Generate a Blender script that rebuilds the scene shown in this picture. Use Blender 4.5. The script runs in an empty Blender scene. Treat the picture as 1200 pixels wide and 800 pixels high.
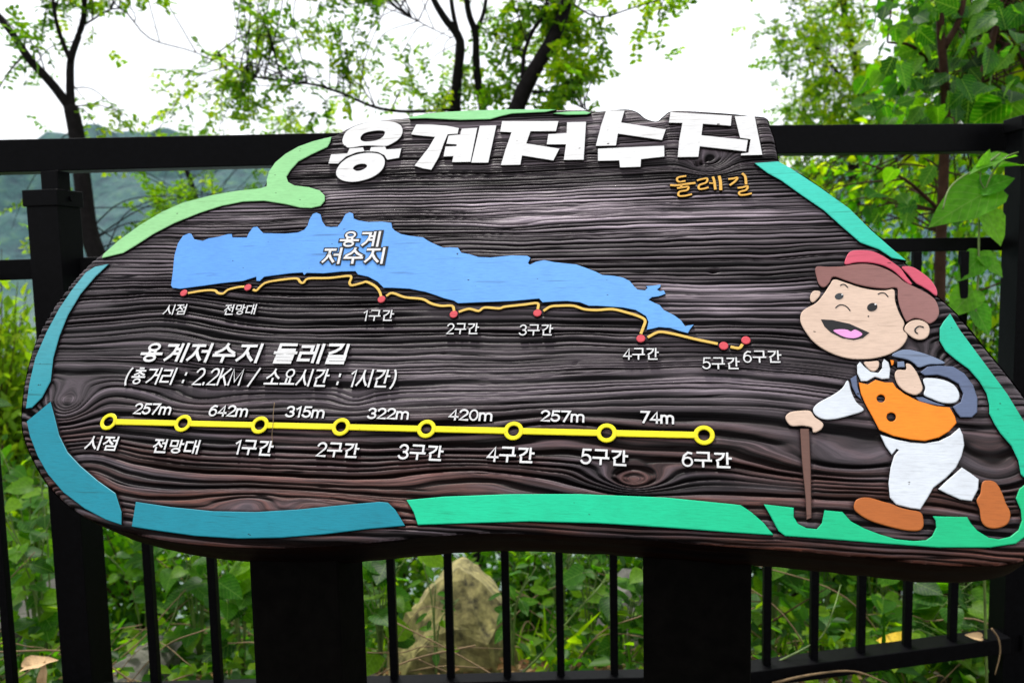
import bpy, bmesh, math, random
import numpy as np
from mathutils import Vector, Matrix
from mathutils.geometry import tessellate_polygon
random.seed(7); RNG = np.random.default_rng(7)
SC = bpy.context.scene
COL = SC.collection
# ------------------------------------------------------------------ camera
F = 968.0; EYE = np.array([0.0, 0.0, 1.05])
PITCH = math.radians(5.5); ROLL = math.radians(1.2)
FWD = np.array([0, math.cos(PITCH), -math.sin(PITCH)])
_u = np.array([0, math.sin(PITCH), math.cos(PITCH)]); _r = np.array([1.0, 0, 0])
CR = _r*math.cos(ROLL) - _u*math.sin(ROLL)
CU = _r*math.sin(ROLL) + _u*math.cos(ROLL)
cam_d = bpy.data.cameras.new('camera'); cam = bpy.data.objects.new('camera', cam_d); COL.objects.link(cam)
cam.matrix_world = Matrix(((CR[0], CU[0], -FWD[0], EYE[0]), (CR[1], CU[1], -FWD[1], EYE[1]), (CR[2], CU[2], -FWD[2], EYE[2]), (0, 0, 0, 1)))
cam_d.sensor_width = 36; cam_d.lens = 36*F/1200; cam_d.clip_end = 2000; cam_d.clip_start = 0.02
cam_d.dof.use_dof = True; cam_d.dof.focus_distance = 1.2; cam_d.dof.aperture_fstop = 5.6
SC.camera = cam
# ------------------------------------------------------------------ world, sun, exposure
SUN_EL, SUN_AZ = math.radians(64), math.radians(-22)      # azimuth from +Y towards +X
w = bpy.data.worlds.new('World'); SC.world = w; w.use_nodes = True
nt = w.node_tree; nt.nodes.clear()
wo = nt.nodes.new('ShaderNodeOutputWorld'); bg = nt.nodes.new('ShaderNodeBackground')
sky = nt.nodes.new('ShaderNodeTexSky'); sky.sky_type = 'NISHITA'; sky.sun_disc = False
sky.sun_elevation = SUN_EL; sky.sun_rotation = SUN_AZ
mx = nt.nodes.new('ShaderNodeMix'); mx.data_type = 'RGBA'; mx.inputs[0].default_value = 0.8
mx.inputs[7].default_value = (9.6, 9.6, 9.7, 1)              # closed white cloud
nt.links.new(sky.outputs[0], mx.inputs[6]); nt.links.new(mx.outputs[2], bg.inputs[0])
bg.inputs[1].default_value = 0.105; nt.links.new(bg.outputs[0], wo.inputs[0])
sl = bpy.data.lights.new('sun', 'SUN'); sl.energy = 2.7; sl.angle = math.radians(8); sl.color = (1, 0.96, 0.9)
sun = bpy.data.objects.new('sun', sl); COL.objects.link(sun)
sd = Vector((math.sin(SUN_AZ)*math.cos(SUN_EL), math.cos(SUN_AZ)*math.cos(SUN_EL), math.sin(SUN_EL)))
sun.rotation_euler = sd.to_track_quat('Z', 'Y').to_euler()
SC.view_settings.view_transform = 'Standard'; SC.view_settings.look = 'None'
SC.view_settings.exposure = 0.8; SC.view_settings.gamma = 1
SC.cycles.max_bounces = 6; SC.cycles.transparent_max_bounces = 8

# ------------------------------------------------------------------ helpers
def at(x, y, z):
    "world point seen at photo position x, y at depth z"
    return EYE + (FWD + CR*(x-600)/F + CU*(400-y)/F)*z
def tag(o, label=None, cat=None, group=None, kind=None):
    if label: o['label'] = label
    if cat: o['category'] = cat
    if group: o['group'] = group
    if kind: o['kind'] = kind
    return o
def empty(name, loc=(0, 0, 0), mat=None):
    o = bpy.data.objects.new(name, None); o.empty_display_size = 0.1; COL.objects.link(o)
    if mat is not None: o.matrix_world = mat
    else: o.location = loc
    return o
def link(name, me, parent=None):
    o = bpy.data.objects.new(name, me); COL.objects.link(o)
    if parent is not None: o.parent = parent
    return o
def mesh(name, V, Fc, mats, parent=None, smooth=False, mi=None, rel=True):
    "V in world space; moved to the parent's base when the parent has one"
    V = np.asarray(V, float)
    if parent is not None and rel:
        V = V - np.array(parent.location)
    me = bpy.data.meshes.new(name); me.from_pydata(V.tolist(), [], Fc)
    for m in (mats if isinstance(mats, (list, tuple)) else [mats]): me.materials.append(m)
    if mi is not None: me.polygons.foreach_set('material_index', mi)
    if smooth: me.polygons.foreach_set('use_smooth', [True]*len(me.polygons))
    me.update(); return link(name, me, parent)
def vnoise(x, y, s, seed):
    "smooth value noise"
    r = np.random.default_rng(seed); T = r.random((64, 64))
    X = x/s + 500; Y = y/s + 500; xi = np.floor(X).astype(int); yi = np.floor(Y).astype(int)
    fx = X-xi; fy = Y-yi; fx = fx*fx*(3-2*fx); fy = fy*fy*(3-2*fy)
    g = lambda a, b: T[a % 64, b % 64]
    return (g(xi, yi)*(1-fx)+g(xi+1, yi)*fx)*(1-fy)+(g(xi, yi+1)*(1-fx)+g(xi+1, yi+1)*fx)*fy*1.0

# ------------------------------------------------------------------ materials
def mat(name):
    m = bpy.data.materials.new(name); m.use_nodes = True
    n = m.node_tree.nodes; return m, n, m.node_tree.links, n['Principled BSDF']
def ramp(n, stops):
    r = n.new('ShaderNodeValToRGB'); e = r.color_ramp.elements
    while len(e) < len(stops): e.new(0.5)
    for k, (p, c) in enumerate(stops): e[k].position = p; e[k].color = (*c, 1)
    return r
def noise_node(n, l, src, scale, vec=(1, 1, 1), detail=4, rough=0.6):
    mp = n.new('ShaderNodeMapping'); mp.inputs['Scale'].default_value = vec; l.new(src, mp.inputs[0])
    t = n.new('ShaderNodeTexNoise'); t.inputs['Scale'].default_value = scale; t.inputs['Detail'].default_value = detail
    t.inputs['Roughness'].default_value = rough; l.new(mp.outputs[0], t.inputs[0]); return t
def bump(n, l, b, h, strength, dist=0.001, prev=None):
    bp = n.new('ShaderNodeBump'); bp.inputs['Strength'].default_value = strength; bp.inputs['Distance'].default_value = dist
    l.new(h, bp.inputs['Height'])
    if prev: l.new(prev, bp.inputs['Normal'])
    l.new(bp.outputs[0], b.inputs['Normal']); return bp.outputs[0]
def m_paint(name, c, c2=None, axis=0, lo=0, hi=1, rough=0.5):
    "brushed weather paint on planed timber; c2 blends in along the board"
    m, n, l, b = mat(name); tc = n.new('ShaderNodeTexCoord')
    grain = noise_node(n, l, tc.outputs['Object'], 60, (1, 9, 1), 5, 0.65)
    spots = noise_node(n, l, tc.outputs['Object'], 18, (1, 1.3, 1), 4)
    base = n.new('ShaderNodeMix'); base.data_type = 'RGBA'; base.inputs[6].default_value = (*c, 1); base.inputs[7].default_value = (*(c2 or c), 1)
    if c2:
        sp = n.new('ShaderNodeSeparateXYZ'); l.new(tc.outputs['Object'], sp.inputs[0])
        mr = n.new('ShaderNodeMapRange'); mr.inputs[1].default_value = lo; mr.inputs[2].default_value = hi
        l.new(sp.outputs[axis], mr.inputs[0]); l.new(mr.outputs[0], base.inputs[0])
    r = ramp(n, [(0.3, (0.8, 0.8, 0.8)), (0.55, (1, 1, 1))]); l.new(grain.outputs[0], r.inputs[0])
    mu = n.new('ShaderNodeMix'); mu.data_type = 'RGBA'; mu.blend_type = 'MULTIPLY'; mu.inputs[0].default_value = 0.8
    l.new(base.outputs[2], mu.inputs[6]); l.new(r.outputs[0], mu.inputs[7])
    r2 = ramp(n, [(0.3, (0.86, 0.85, 0.84)), (0.6, (1, 1, 1))]); l.new(spots.outputs[0], r2.inputs[0])
    mu2 = n.new('ShaderNodeMix'); mu2.data_type = 'RGBA'; mu2.blend_type = 'MULTIPLY'; mu2.inputs[0].default_value = 0.6
    l.new(mu.outputs[2], mu2.inputs[6]); l.new(r2.outputs[0], mu2.inputs[7])
    sk = noise_node(n, l, tc.outputs['Object'], 85, (1, 1.6, 1), 2, 0.5); skr = ramp(n, [(0.735, (1, 1, 1)), (0.765, (0.12, 0.11, 0.10))]); l.new(sk.outputs[0], skr.inputs[0])
    sc_ = noise_node(n, l, tc.outputs['Object'], 7, (1, 22, 1), 3, 0.6); scr = ramp(n, [(0.62, (1, 1, 1)), (0.70, (0.66, 0.64, 0.62))]); l.new(sc_.outputs[0], scr.inputs[0])
    mu3 = n.new('ShaderNodeMix'); mu3.data_type = 'RGBA'; mu3.blend_type = 'MULTIPLY'; mu3.inputs[0].default_value = 1; l.new(skr.outputs[0], mu3.inputs[6]); l.new(scr.outputs[0], mu3.inputs[7])
    mu4 = n.new('ShaderNodeMix'); mu4.data_type = 'RGBA'; mu4.blend_type = 'MULTIPLY'; mu4.inputs[0].default_value = 1; l.new(mu2.outputs[2], mu4.inputs[6]); l.new(mu3.outputs[2], mu4.inputs[7])
    l.new(mu4.outputs[2], b.inputs['Base Color']); b.inputs['Roughness'].default_value = rough; b.inputs['Specular IOR Level'].default_value = 0.25
    bump(n, l, b, grain.outputs[0], 0.35, 0.0006); return m
def m_plain(name, c, rough=0.5, nscale=30, var=0.3, bmp=0.2, metallic=0, spec=0.5):
    m, n, l, b = mat(name); tc = n.new('ShaderNodeTexCoord')
    t = noise_node(n, l, tc.outputs['Object'], nscale, (1, 1, 1), 5)
    r = ramp(n, [(0.3, tuple(x*(1-var) for x in c)), (0.7, tuple(min(1, x*(1+var)) for x in c))])
    l.new(t.outputs[0], r.inputs[0]); l.new(r.outputs[0], b.inputs['Base Color'])
    b.inputs['Roughness'].default_value = rough; b.inputs['Metallic'].default_value = metallic; b.inputs['Specular IOR Level'].default_value = spec
    if bmp: bump(n, l, b, t.outputs[0], bmp, 0.002)
    return m
def m_wood(name='charred_wood', gain=1.0):
    m, n, l, b = mat(name)
    at_ = n.new('ShaderNodeAttribute'); at_.attribute_name = 'grain'
    late = noise_node(n, l, at_.outputs['Vector'], 1.0, (1.2, 260, 0), 3, 0.6)
    fib = noise_node(n, l, at_.outputs['Vector'], 1.0, (14, 900, 0), 4, 0.7)
    patch = noise_node(n, l, at_.outputs['Vector'], 1.0, (2.6, 26, 0), 4, 0.6)
    r = ramp(n, [(0.25, (0.016, 0.012, 0.014)), (0.5, (0.050, 0.041, 0.046)), (0.75, (0.125, 0.105, 0.118))]); l.new(late.outputs[0], r.inputs[0])
    red = ramp(n, [(0.3, (0.035, 0.011, 0.006)), (0.7, (0.19, 0.062, 0.032))]); l.new(fib.outputs[0], red.inputs[0])
    # rust-brown heartwood shows through the char in the lower boards
    tc = n.new('ShaderNodeTexCoord'); sp = n.new('ShaderNodeSeparateXYZ'); l.new(tc.outputs['Object'], sp.inputs[0])
    mr = n.new('ShaderNodeMapRange'); mr.inputs[1].default_value = -0.09; mr.inputs[2].default_value = -0.26; l.new(sp.outputs[1], mr.inputs[0])
    pr = ramp(n, [(0.40, (0, 0, 0)), (0.56, (1, 1, 1))]); l.new(patch.outputs[0], pr.inputs[0])
    k = n.new('ShaderNodeMath'); k.operation = 'MULTIPLY'; l.new(mr.outputs[0], k.inputs[0]); l.new(pr.outputs[0], k.inputs[1])
    k2 = n.new('ShaderNodeMath'); k2.operation = 'MULTIPLY'; l.new(k.outputs[0], k2.inputs[0]); k2.inputs[1].default_value = 0.75
    mx = n.new('ShaderNodeMix'); mx.data_type = 'RGBA'; l.new(k2.outputs[0], mx.inputs[0]); l.new(r.outputs[0], mx.inputs[6]); l.new(red.outputs[0], mx.inputs[7])
    ra = n.new('ShaderNodeAttribute'); ra.attribute_name = 'ring'; sh_at = n.new('ShaderNodeAttribute'); sh_at.attribute_name = 'sheen_tone'
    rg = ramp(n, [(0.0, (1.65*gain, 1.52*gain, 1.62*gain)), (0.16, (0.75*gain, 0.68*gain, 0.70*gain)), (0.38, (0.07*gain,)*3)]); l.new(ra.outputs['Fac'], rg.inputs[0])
    fr = ramp(n, [(0.35, (0.55, 0.55, 0.55)), (0.6, (1.25, 1.25, 1.25))]); l.new(fib.outputs[0], fr.inputs[0])
    mu = n.new('ShaderNodeMix'); mu.data_type = 'RGBA'; mu.blend_type = 'MULTIPLY'; mu.inputs[0].default_value = 0.8
    l.new(mx.outputs[2], mu.inputs[6]); l.new(fr.outputs[0], mu.inputs[7])
    sh_mx = n.new('ShaderNodeMix'); sh_mx.data_type = 'RGBA'; l.new(sh_at.outputs['Fac'], sh_mx.inputs[0]); l.new(mu.outputs[2], sh_mx.inputs[6]); sh_mx.inputs[7].default_value = (0.34, 0.30, 0.335, 1)  # pale tone paints the sky's sheen into the wood colour
    m3 = n.new('ShaderNodeMix'); m3.data_type = 'RGBA'; m3.blend_type = 'MULTIPLY'; m3.inputs[0].default_value = 1; l.new(sh_mx.outputs[2], m3.inputs[6]); l.new(rg.outputs[0], m3.inputs[7]); l.new(m3.outputs[2], b.inputs['Base Color'])
    rr = n.new('ShaderNodeMapRange'); rr.inputs[3].default_value = 0.34; rr.inputs[4].default_value = 0.62; l.new(patch.outputs[0], rr.inputs[0])
    l.new(rr.outputs[0], b.inputs['Roughness']); 
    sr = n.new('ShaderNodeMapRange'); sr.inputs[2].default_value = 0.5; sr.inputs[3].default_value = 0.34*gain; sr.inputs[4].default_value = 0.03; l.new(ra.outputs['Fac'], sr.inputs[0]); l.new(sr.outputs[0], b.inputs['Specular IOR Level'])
    p = bump(n, l, b, fib.outputs[0], 0.55, 0.0012); bump(n, l, b, late.outputs[0], 0.4, 0.0015, p)
    return m
def m_leaf(name, stops, tr, tstops=None, rough=0.45):
    m, n, l, b = mat(name)
    a = n.new('ShaderNodeAttribute'); a.attribute_name = 'tint'; oi = n.new('ShaderNodeObjectInfo')
    ad = n.new('ShaderNodeMath'); ad.operation = 'ADD'; l.new(a.outputs['Fac'], ad.inputs[0])
    k = n.new('ShaderNodeMath'); k.operation = 'MULTIPLY'; l.new(oi.outputs['Random'], k.inputs[0]); k.inputs[1].default_value = 0.0
    if tstops == 'object': k.inputs[1].default_value = 1.0
    l.new(k.outputs[0], ad.inputs[1])
    r = ramp(n, stops); l.new(ad.outputs[0], r.inputs[0]); l.new(r.outputs[0], b.inputs['Base Color'])
    if tstops == 'object':
        tc = n.new('ShaderNodeTexCoord'); sp = n.new('ShaderNodeSeparateXYZ'); l.new(tc.outputs['Object'], sp.inputs[0])
        def M(op, a, b_=None, c=None):
            q = n.new('ShaderNodeMath'); q.operation = op
            for i_, v in enumerate((a, b_, c)):
                if v is None: continue
                if isinstance(v, (int, float)): q.inputs[i_].default_value = v
                else: l.new(v, q.inputs[i_])
            return q.outputs[0]
        ax = M('ABSOLUTE', sp.outputs[0]); mid_ = M('LESS_THAN', ax, 0.016); sv_ = M('LESS_THAN', M('FRACT', M('MULTIPLY', M('SUBTRACT', sp.outputs[1], M('MULTIPLY', ax, 0.8)), 6.5)), 0.10)
        vm = M('MAXIMUM', mid_, sv_); tx = noise_node(n, l, tc.outputs['Object'], 5, (1, 1, 1), 4); br = ramp(n, [(0.3, (0.6, 0.62, 0.6)), (0.7, (1.25, 1.2, 1.1))]); l.new(tx.outputs[0], br.inputs[0])
        mb = n.new('ShaderNodeMix'); mb.data_type = 'RGBA'; mb.blend_type = 'MULTIPLY'; mb.inputs[0].default_value = 1; l.new(r.outputs[0], mb.inputs[6]); l.new(br.outputs[0], mb.inputs[7])
        mv = n.new('ShaderNodeMix'); mv.data_type = 'RGBA'; l.new(M('MULTIPLY', vm, 0.45), mv.inputs[0]); l.new(mb.outputs[2], mv.inputs[6]); mv.inputs[7].default_value = (0.17, 0.30, 0.06, 1)
        l.new(mv.outputs[2], b.inputs['Base Color']); r = mv; r_out = mv.outputs[2]
    b.inputs['Roughness'].default_value = rough; b.inputs['Specular IOR Level'].default_value = 0.15
    t = n.new('ShaderNodeBsdfTranslucent')
    mu = n.new('ShaderNodeMix'); mu.data_type = 'RGBA'; mu.blend_type = 'MULTIPLY'; mu.inputs[0].default_value = 1; mu.inputs[7].default_value = (*tr, 1); mu.clamp_result = False
    l.new(r.outputs[2] if tstops == 'object' else r.outputs[0], mu.inputs[6]); l.new(mu.outputs[2], t.inputs[0])
    ms = n.new('ShaderNodeMixShader'); ms.inputs[0].default_value = 0.5
    l.new(b.outputs[0], ms.inputs[1]); l.new(t.outputs[0], ms.inputs[2]); l.new(ms.outputs[0], n['Material Output'].inputs[0]); return m
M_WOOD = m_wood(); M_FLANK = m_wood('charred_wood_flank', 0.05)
M_CHAR = m_plain('charred_edge', (0.005, 0.004, 0.004), 0.8, 80, 0.4, 0.4, spec=0.15)
M_WHITE = m_paint('white_paint', (0.69, 0.69, 0.69))
M_YEL = m_paint('yellow_paint', (0.80, 0.70, 0.012))
M_TRAIL = m_paint('cream_paint', (0.72, 0.47, 0.10))
M_GOLD = m_paint('gold_paint', (0.72, 0.40, 0.07))
M_DOT = m_paint('rose_paint', (0.62, 0.07, 0.09))
M_LAKE = m_paint('lake_blue_paint', (0.10, 0.31, 0.76), (0.13, 0.36, 0.76), 0, -0.5, 0.25)
M_LGREEN = m_paint('light_green_paint', (0.27, 0.58, 0.25), (0.19, 0.58, 0.22), 0, -0.6, 0.1)
M_TEALA = m_paint('pale_teal_paint', (0.012, 0.25, 0.31), (0.09, 0.35, 0.40), 1, -0.1, 0.15)
M_BLUEB = m_paint('blue_teal_paint', (0.001, 0.20, 0.27))
M_GREENB = m_paint('emerald_paint', (0.002, 0.50, 0.26), (0.002, 0.42, 0.17), 0, 0.1, 0.6)
M_TURQ = m_paint('turquoise_paint', (0.006, 0.43, 0.25), (0.04, 0.54, 0.43), 1, -0.1, 0.3)
M_SKIN = m_paint('skin_tone_paint', (0.62, 0.46, 0.36))
M_HAIR = m_paint('brown_mauve_paint', (0.22, 0.095, 0.085), (0.27, 0.13, 0.12), 0, 0.4, 0.6)
M_CAP = m_paint('rose_red_paint', (0.55, 0.08, 0.13))
M_VEST = m_paint('orange_paint', (0.86, 0.23, 0.012))
M_PACK = m_paint('slate_blue_paint', (0.10, 0.13, 0.22))
M_PACK2 = m_paint('pale_slate_paint', (0.17, 0.22, 0.33))
M_CLOTH = m_paint('off_white_paint', (0.60, 0.64, 0.69))
M_BOOT = m_paint('boot_brown_paint', (0.40, 0.11, 0.02))
M_STICK = m_paint('stick_brown_paint', (0.13, 0.065, 0.05))
M_BLACKP = m_paint('black_paint', (0.012, 0.012, 0.013), rough=0.35)
M_PINK = m_paint('pink_paint', (0.72, 0.30, 0.60))
M_METAL = m_plain('black_powder_coated_metal', (0.0022, 0.0022, 0.0028), 0.42, 90, 0.35, 0.10, spec=0.05)
M_POST = m_plain('dark_stained_post', (0.0016, 0.0014, 0.0012), 0.75, 40, 0.5, 0.4, spec=0.03)

# ------------------------------------------------------------------ the plane of the sign
YAW, LEAN = math.radians(11.5), math.radians(34)
SH = np.array([math.cos(YAW), -math.sin(YAW), 0]); _b = np.array([math.sin(YAW), math.cos(YAW), 0])
SU = _b*math.sin(LEAN) + np.array([0, 0, math.cos(LEAN)]); SN = np.cross(SH, SU)
SO = EYE + FWD*1.2
def K(x, y):
    "place on the sign's face (metres) of a point of the photograph"
    r = FWD + CR*(x-600)/F + CU*(400-y)/F; k = ((SO-EYE) @ SN)/(r @ SN); P = EYE + r*k - SO
    return np.array([P @ SH, P @ SU])
SIGN = empty('information_sign', mat=Matrix(((SH[0], SU[0], SN[0], SO[0]), (SH[1], SU[1], SN[1], SO[1]), (SH[2], SU[2], SN[2], SO[2]), (0, 0, 0, 1))))
tag(SIGN, 'irregular charred wood trail map sign with raised Korean lettering before the black fence', 'sign')
def to_sign(P):
    d = np.asarray(P) - SO; return np.stack([d @ SH, d @ SU, d @ SN], -1)

def area2(p): p = np.asarray(p); q = np.roll(p, -1, 0); return float((p[:, 0]*q[:, 1]-q[:, 0]*p[:, 1]).sum())
def smooth_closed(p, n=4):
    p = np.asarray(p, float); a, b, c, d = np.roll(p, 1, 0), p, np.roll(p, -1, 0), np.roll(p, -2, 0); out = []
    for t in np.linspace(0, 1, n, endpoint=False):
        out.append(0.5*((2*b)+(-a+c)*t+(2*a-5*b+4*c-d)*t*t+(-a+3*b-3*c+d)*t**3))
    return np.stack(out, 1).reshape(-1, 2)
SHAPES = []            # outlines on the board, so that the carving can sink round them
def inset(p, d):
    a, c = np.roll(p, 1, 0), np.roll(p, -1, 0); t = c-a; L = np.linalg.norm(t, axis=1, keepdims=True)+1e-9; t /= L
    return p + np.stack([-t[:, 1], t[:, 0]], 1)*d
def relief(name, pts, m, w0=-0.005, w1=0.0022, parent=None, label=None, holes=(), sm=False, uv=False, bev=0.0009, carve=True, extra=None):
    "raised flat piece: dark sawn flanks, painted chamfer and top; local sign coordinates"
    outer = np.array(pts if uv else [K(*q) for q in pts])
    if sm: outer = smooth_closed(outer, 4)
    if area2(outer) < 0: outer = outer[::-1]
    hs = []
    for h in holes:
        h = np.array(h if uv else [K(*q) for q in h])
        if area2(h) > 0: h = h[::-1]
        hs.append(h)
    loops = [outer]+hs; V = []; Fc = []; mi = []; tops = []; base = 0
    if carve: SHAPES.append(loops)
    for lp in loops:
        n_ = len(lp); ins = inset(lp, bev)
        for q, z in ((lp, w0), (lp, w1-bev), (ins, w1)):
            V += [(a, b, z) for a, b in q]
        for i in range(n_):
            j = (i+1) % n_
            Fc.append((base+i, base+j, base+n_+j, base+n_+i)); mi.append(1)
            Fc.append((base+n_+i, base+n_+j, base+2*n_+j, base+2*n_+i)); mi.append(0)
        tops.append((base+2*n_, ins)); base += 3*n_
    tri = tessellate_polygon([[Vector((a, b, 0)) for a, b in ins] for _, ins in tops])
    idx = [s+k for s, ins in tops for k in range(len(ins))]
    for t in tri:
        f = [idx[k] for k in t]; a, b, c = (V[k] for k in f)
        if (b[0]-a[0])*(c[1]-a[1])-(b[1]-a[1])*(c[0]-a[0]) < 0: f = f[::-1]
        Fc.append(tuple(f)); mi.append(0)
    o = mesh(name, V, Fc, [m, M_CHAR], parent or SIGN, mi=mi, rel=False)
    if label: o['label'] = label
    return o
def stroke_poly(pts, w_, uv=False, caps=True):
    "outline of a brush stroke along pts"
    p = np.array(pts if uv else [K(*q) for q in pts], float); W = np.array(w_ if hasattr(w_, '__len__') else [w_]*len(p), float)
    t = np.gradient(p, axis=0); t /= np.linalg.norm(t, axis=1, keepdims=True)+1e-9; nn = np.stack([-t[:, 1], t[:, 0]], 1)
    a = p+nn*W[:, None]/2; b = p-nn*W[:, None]/2
    if caps:
        e = [p[-1]+t[-1]*W[-1]*0.4]; s = [p[0]-t[0]*W[0]*0.4]
        return np.concatenate([a, e, b[::-1], s])
    return np.concatenate([a, b[::-1]])
def smooth_open(p, n=5):
    p = np.array(p, float); q = np.vstack([2*p[0]-p[1], p, 2*p[-1]-p[-2]]); out = []
    for i in range(len(p)-1):
        a, b, c, d = q[i:i+4]
        for t in np.linspace(0, 1, n, endpoint=False): out.append(0.5*((2*b)+(-a+c)*t+(2*a-5*b+4*c-d)*t*t+(-a+3*b-3*c+d)*t**3))
    out.append(p[-1]); return np.array(out)
def strip(name, pts, width, m, w0, w1, parent=None, label=None, sm=True, carve=True):
    "raised ribbon with constant width built as quads (never self-overlaps in tessellation)"
    p = np.array([K(*q) for q in pts]); p = smooth_open(p, 4) if sm else p
    t = np.gradient(p, axis=0); t /= np.linalg.norm(t, axis=1, keepdims=True)+1e-9; nn = np.stack([-t[:, 1], t[:, 0]], 1)
    h = width/2; n_ = len(p); V = []
    prof = [(-h, w0), (-h, w1-0.0006), (-h+0.0006, w1), (h-0.0006, w1), (h, w1-0.0006), (h, w0)]
    for s, z in prof: V += [(*(q), z) for q in (p+nn*s)]
    Fc = []; mi = []
    for k in range(5):
        for i in range(n_-1):
            Fc.append((k*n_+i, (k+1)*n_+i, (k+1)*n_+i+1, k*n_+i+1)[::-1]); mi.append(1 if k in (0, 4) else 0)
    for i in (0, n_-1):
        f = tuple(k*n_+i for k in range(6)); Fc.append(f if i else f[::-1]); mi.append(1)
    o = mesh(name, V, Fc, [m, M_CHAR], parent or SIGN, mi=mi, rel=False)
    if label: o['label'] = label
    if carve: SHAPES.append([np.concatenate([p+nn*h, (p-nn*h)[::-1]])])
    return o
# brush-stroke lettering: each syllable is a set of strokes in a unit cell
def jb(k, x0, y0, x1, y1):
    J = {'g': [[(0, 1), (1, 1), (0.9, 0.55), (0.6, 0.2), (0.2, -0.05)]], 'G': [[(0, 1), (1, 1), (1, 0)]], 'n': [[(0, 1), (0, 0), (1, 0)]], 'd': [[(1, 1), (0, 1), (0, 0), (1, 0)]],
         'r': [[(0, 1), (1, 1), (1, 0.52), (0, 0.52), (0, 0), (1, 0)]], 'M': [[(0, 1), (1, 1), (1, 0), (0, 0), 'c']], 's': [[(0.5, 1), (0.46, 0.7), (0.3, 0.35), (0, 0)], [(0.5, 0.68), (0.7, 0.3), (1, 0)]],
         'j': [[(0.02, 1), (0.98, 1)], [(0.5, 1), (0.45, 0.65), (0.3, 0.3), (0, 0)], [(0.47, 0.62), (0.7, 0.28), (1, 0)]],
         'o': [[(0.5+0.5*math.cos(a), 0.5+0.5*math.sin(a)) for a in np.linspace(0, 6.2832, 17)[:-1]]+['c']]}[k]
    return [[q if q == 'c' else (x0+q[0]*(x1-x0), y0+q[1]*(y1-y0)) for q in st] for st in J]
def vl_(x, a=0, b=1): return [(x, b), (x, a)]
def hl_(y, a=0, b=1): return [(a, y), (b, y)]
SYL = {'용': jb('o', .24, .62, .76, 1)+[hl_(.42), vl_(.36, .42, .58), vl_(.64, .42, .58)]+jb('o', .24, 0, .76, .32), '계': jb('g', 0, .12, .44, .92)+[hl_(.70, .44, .66), hl_(.44, .42, .66), vl_(.68, .04, .98), vl_(.95)],
 '저': jb('j', 0, .1, .60, .92)+[hl_(.58, .60, .90), vl_(.92)], '수': jb('s', .06, .50, .94, 1)+[hl_(.36), vl_(.5, 0, .36)], '지': jb('j', 0, .1, .70, .92)+[vl_(.94)],
 '둘': jb('d', .14, .70, .88, 1)+[hl_(.54), vl_(.5, .40, .54)]+jb('r', .14, 0, .88, .36), '레': jb('r', 0, .14, .48, .90)+[hl_(.54, .50, .68), vl_(.70, .04, .98), vl_(.96)], '길': jb('g', .04, .56, .62, 1)+[vl_(.88, .48, 1)]+jb('r', .16, 0, .90, .36),
 '시': jb('s', 0, .08, .70, .96)+[vl_(.92)], '점': jb('j', 0, .46, .60, .96)+[hl_(.72, .62, .86), vl_(.88, .40, 1)]+jb('M', .22, 0, .88, .28), '전': jb('j', 0, .44, .60, .96)+[hl_(.72, .62, .86), vl_(.88, .26, 1), [(.20, .34), (.20, 0), (.96, 0)]],
 '망': jb('M', .04, .52, .54, .94)+[vl_(.78, .42, 1), hl_(.70, .78, 1.0)]+jb('o', .24, 0, .84, .32), '대': jb('d', 0, .16, .46, .86)+[vl_(.66, .04, .98), vl_(.95), hl_(.54, .66, .95)], '구': jb('G', .14, .56, .86, 1)+[hl_(.44), vl_(.5, 0, .44)],
 '간': jb('g', .04, .48, .58, .96)+[vl_(.80, .24, 1), hl_(.64, .80, 1.02), [(.20, .32), (.20, 0), (.92, 0)]], '총': [hl_(1, .36, .64)]+jb('j', .12, .58, .88, .84)+[vl_(.5, .43, .54), hl_(.43)]+jb('o', .24, 0, .76, .30),
 '거': jb('g', 0, .14, .60, .92)+[hl_(.56, .62, .88), vl_(.92)], '리': jb('r', 0, .14, .64, .88)+[vl_(.92)], '소': jb('s', .06, .46, .94, 1)+[vl_(.5, .10, .42), hl_(.10)], '요': jb('o', .22, .52, .78, 1)+[vl_(.36, .10, .42), vl_(.64, .10, .42), hl_(.10)]}
_arc = lambda cx, cy, rx, ry, a0, a1, n=9: [(cx+rx*math.cos(math.radians(a)), cy+ry*math.sin(math.radians(a))) for a in np.linspace(a0, a1, n)]
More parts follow.
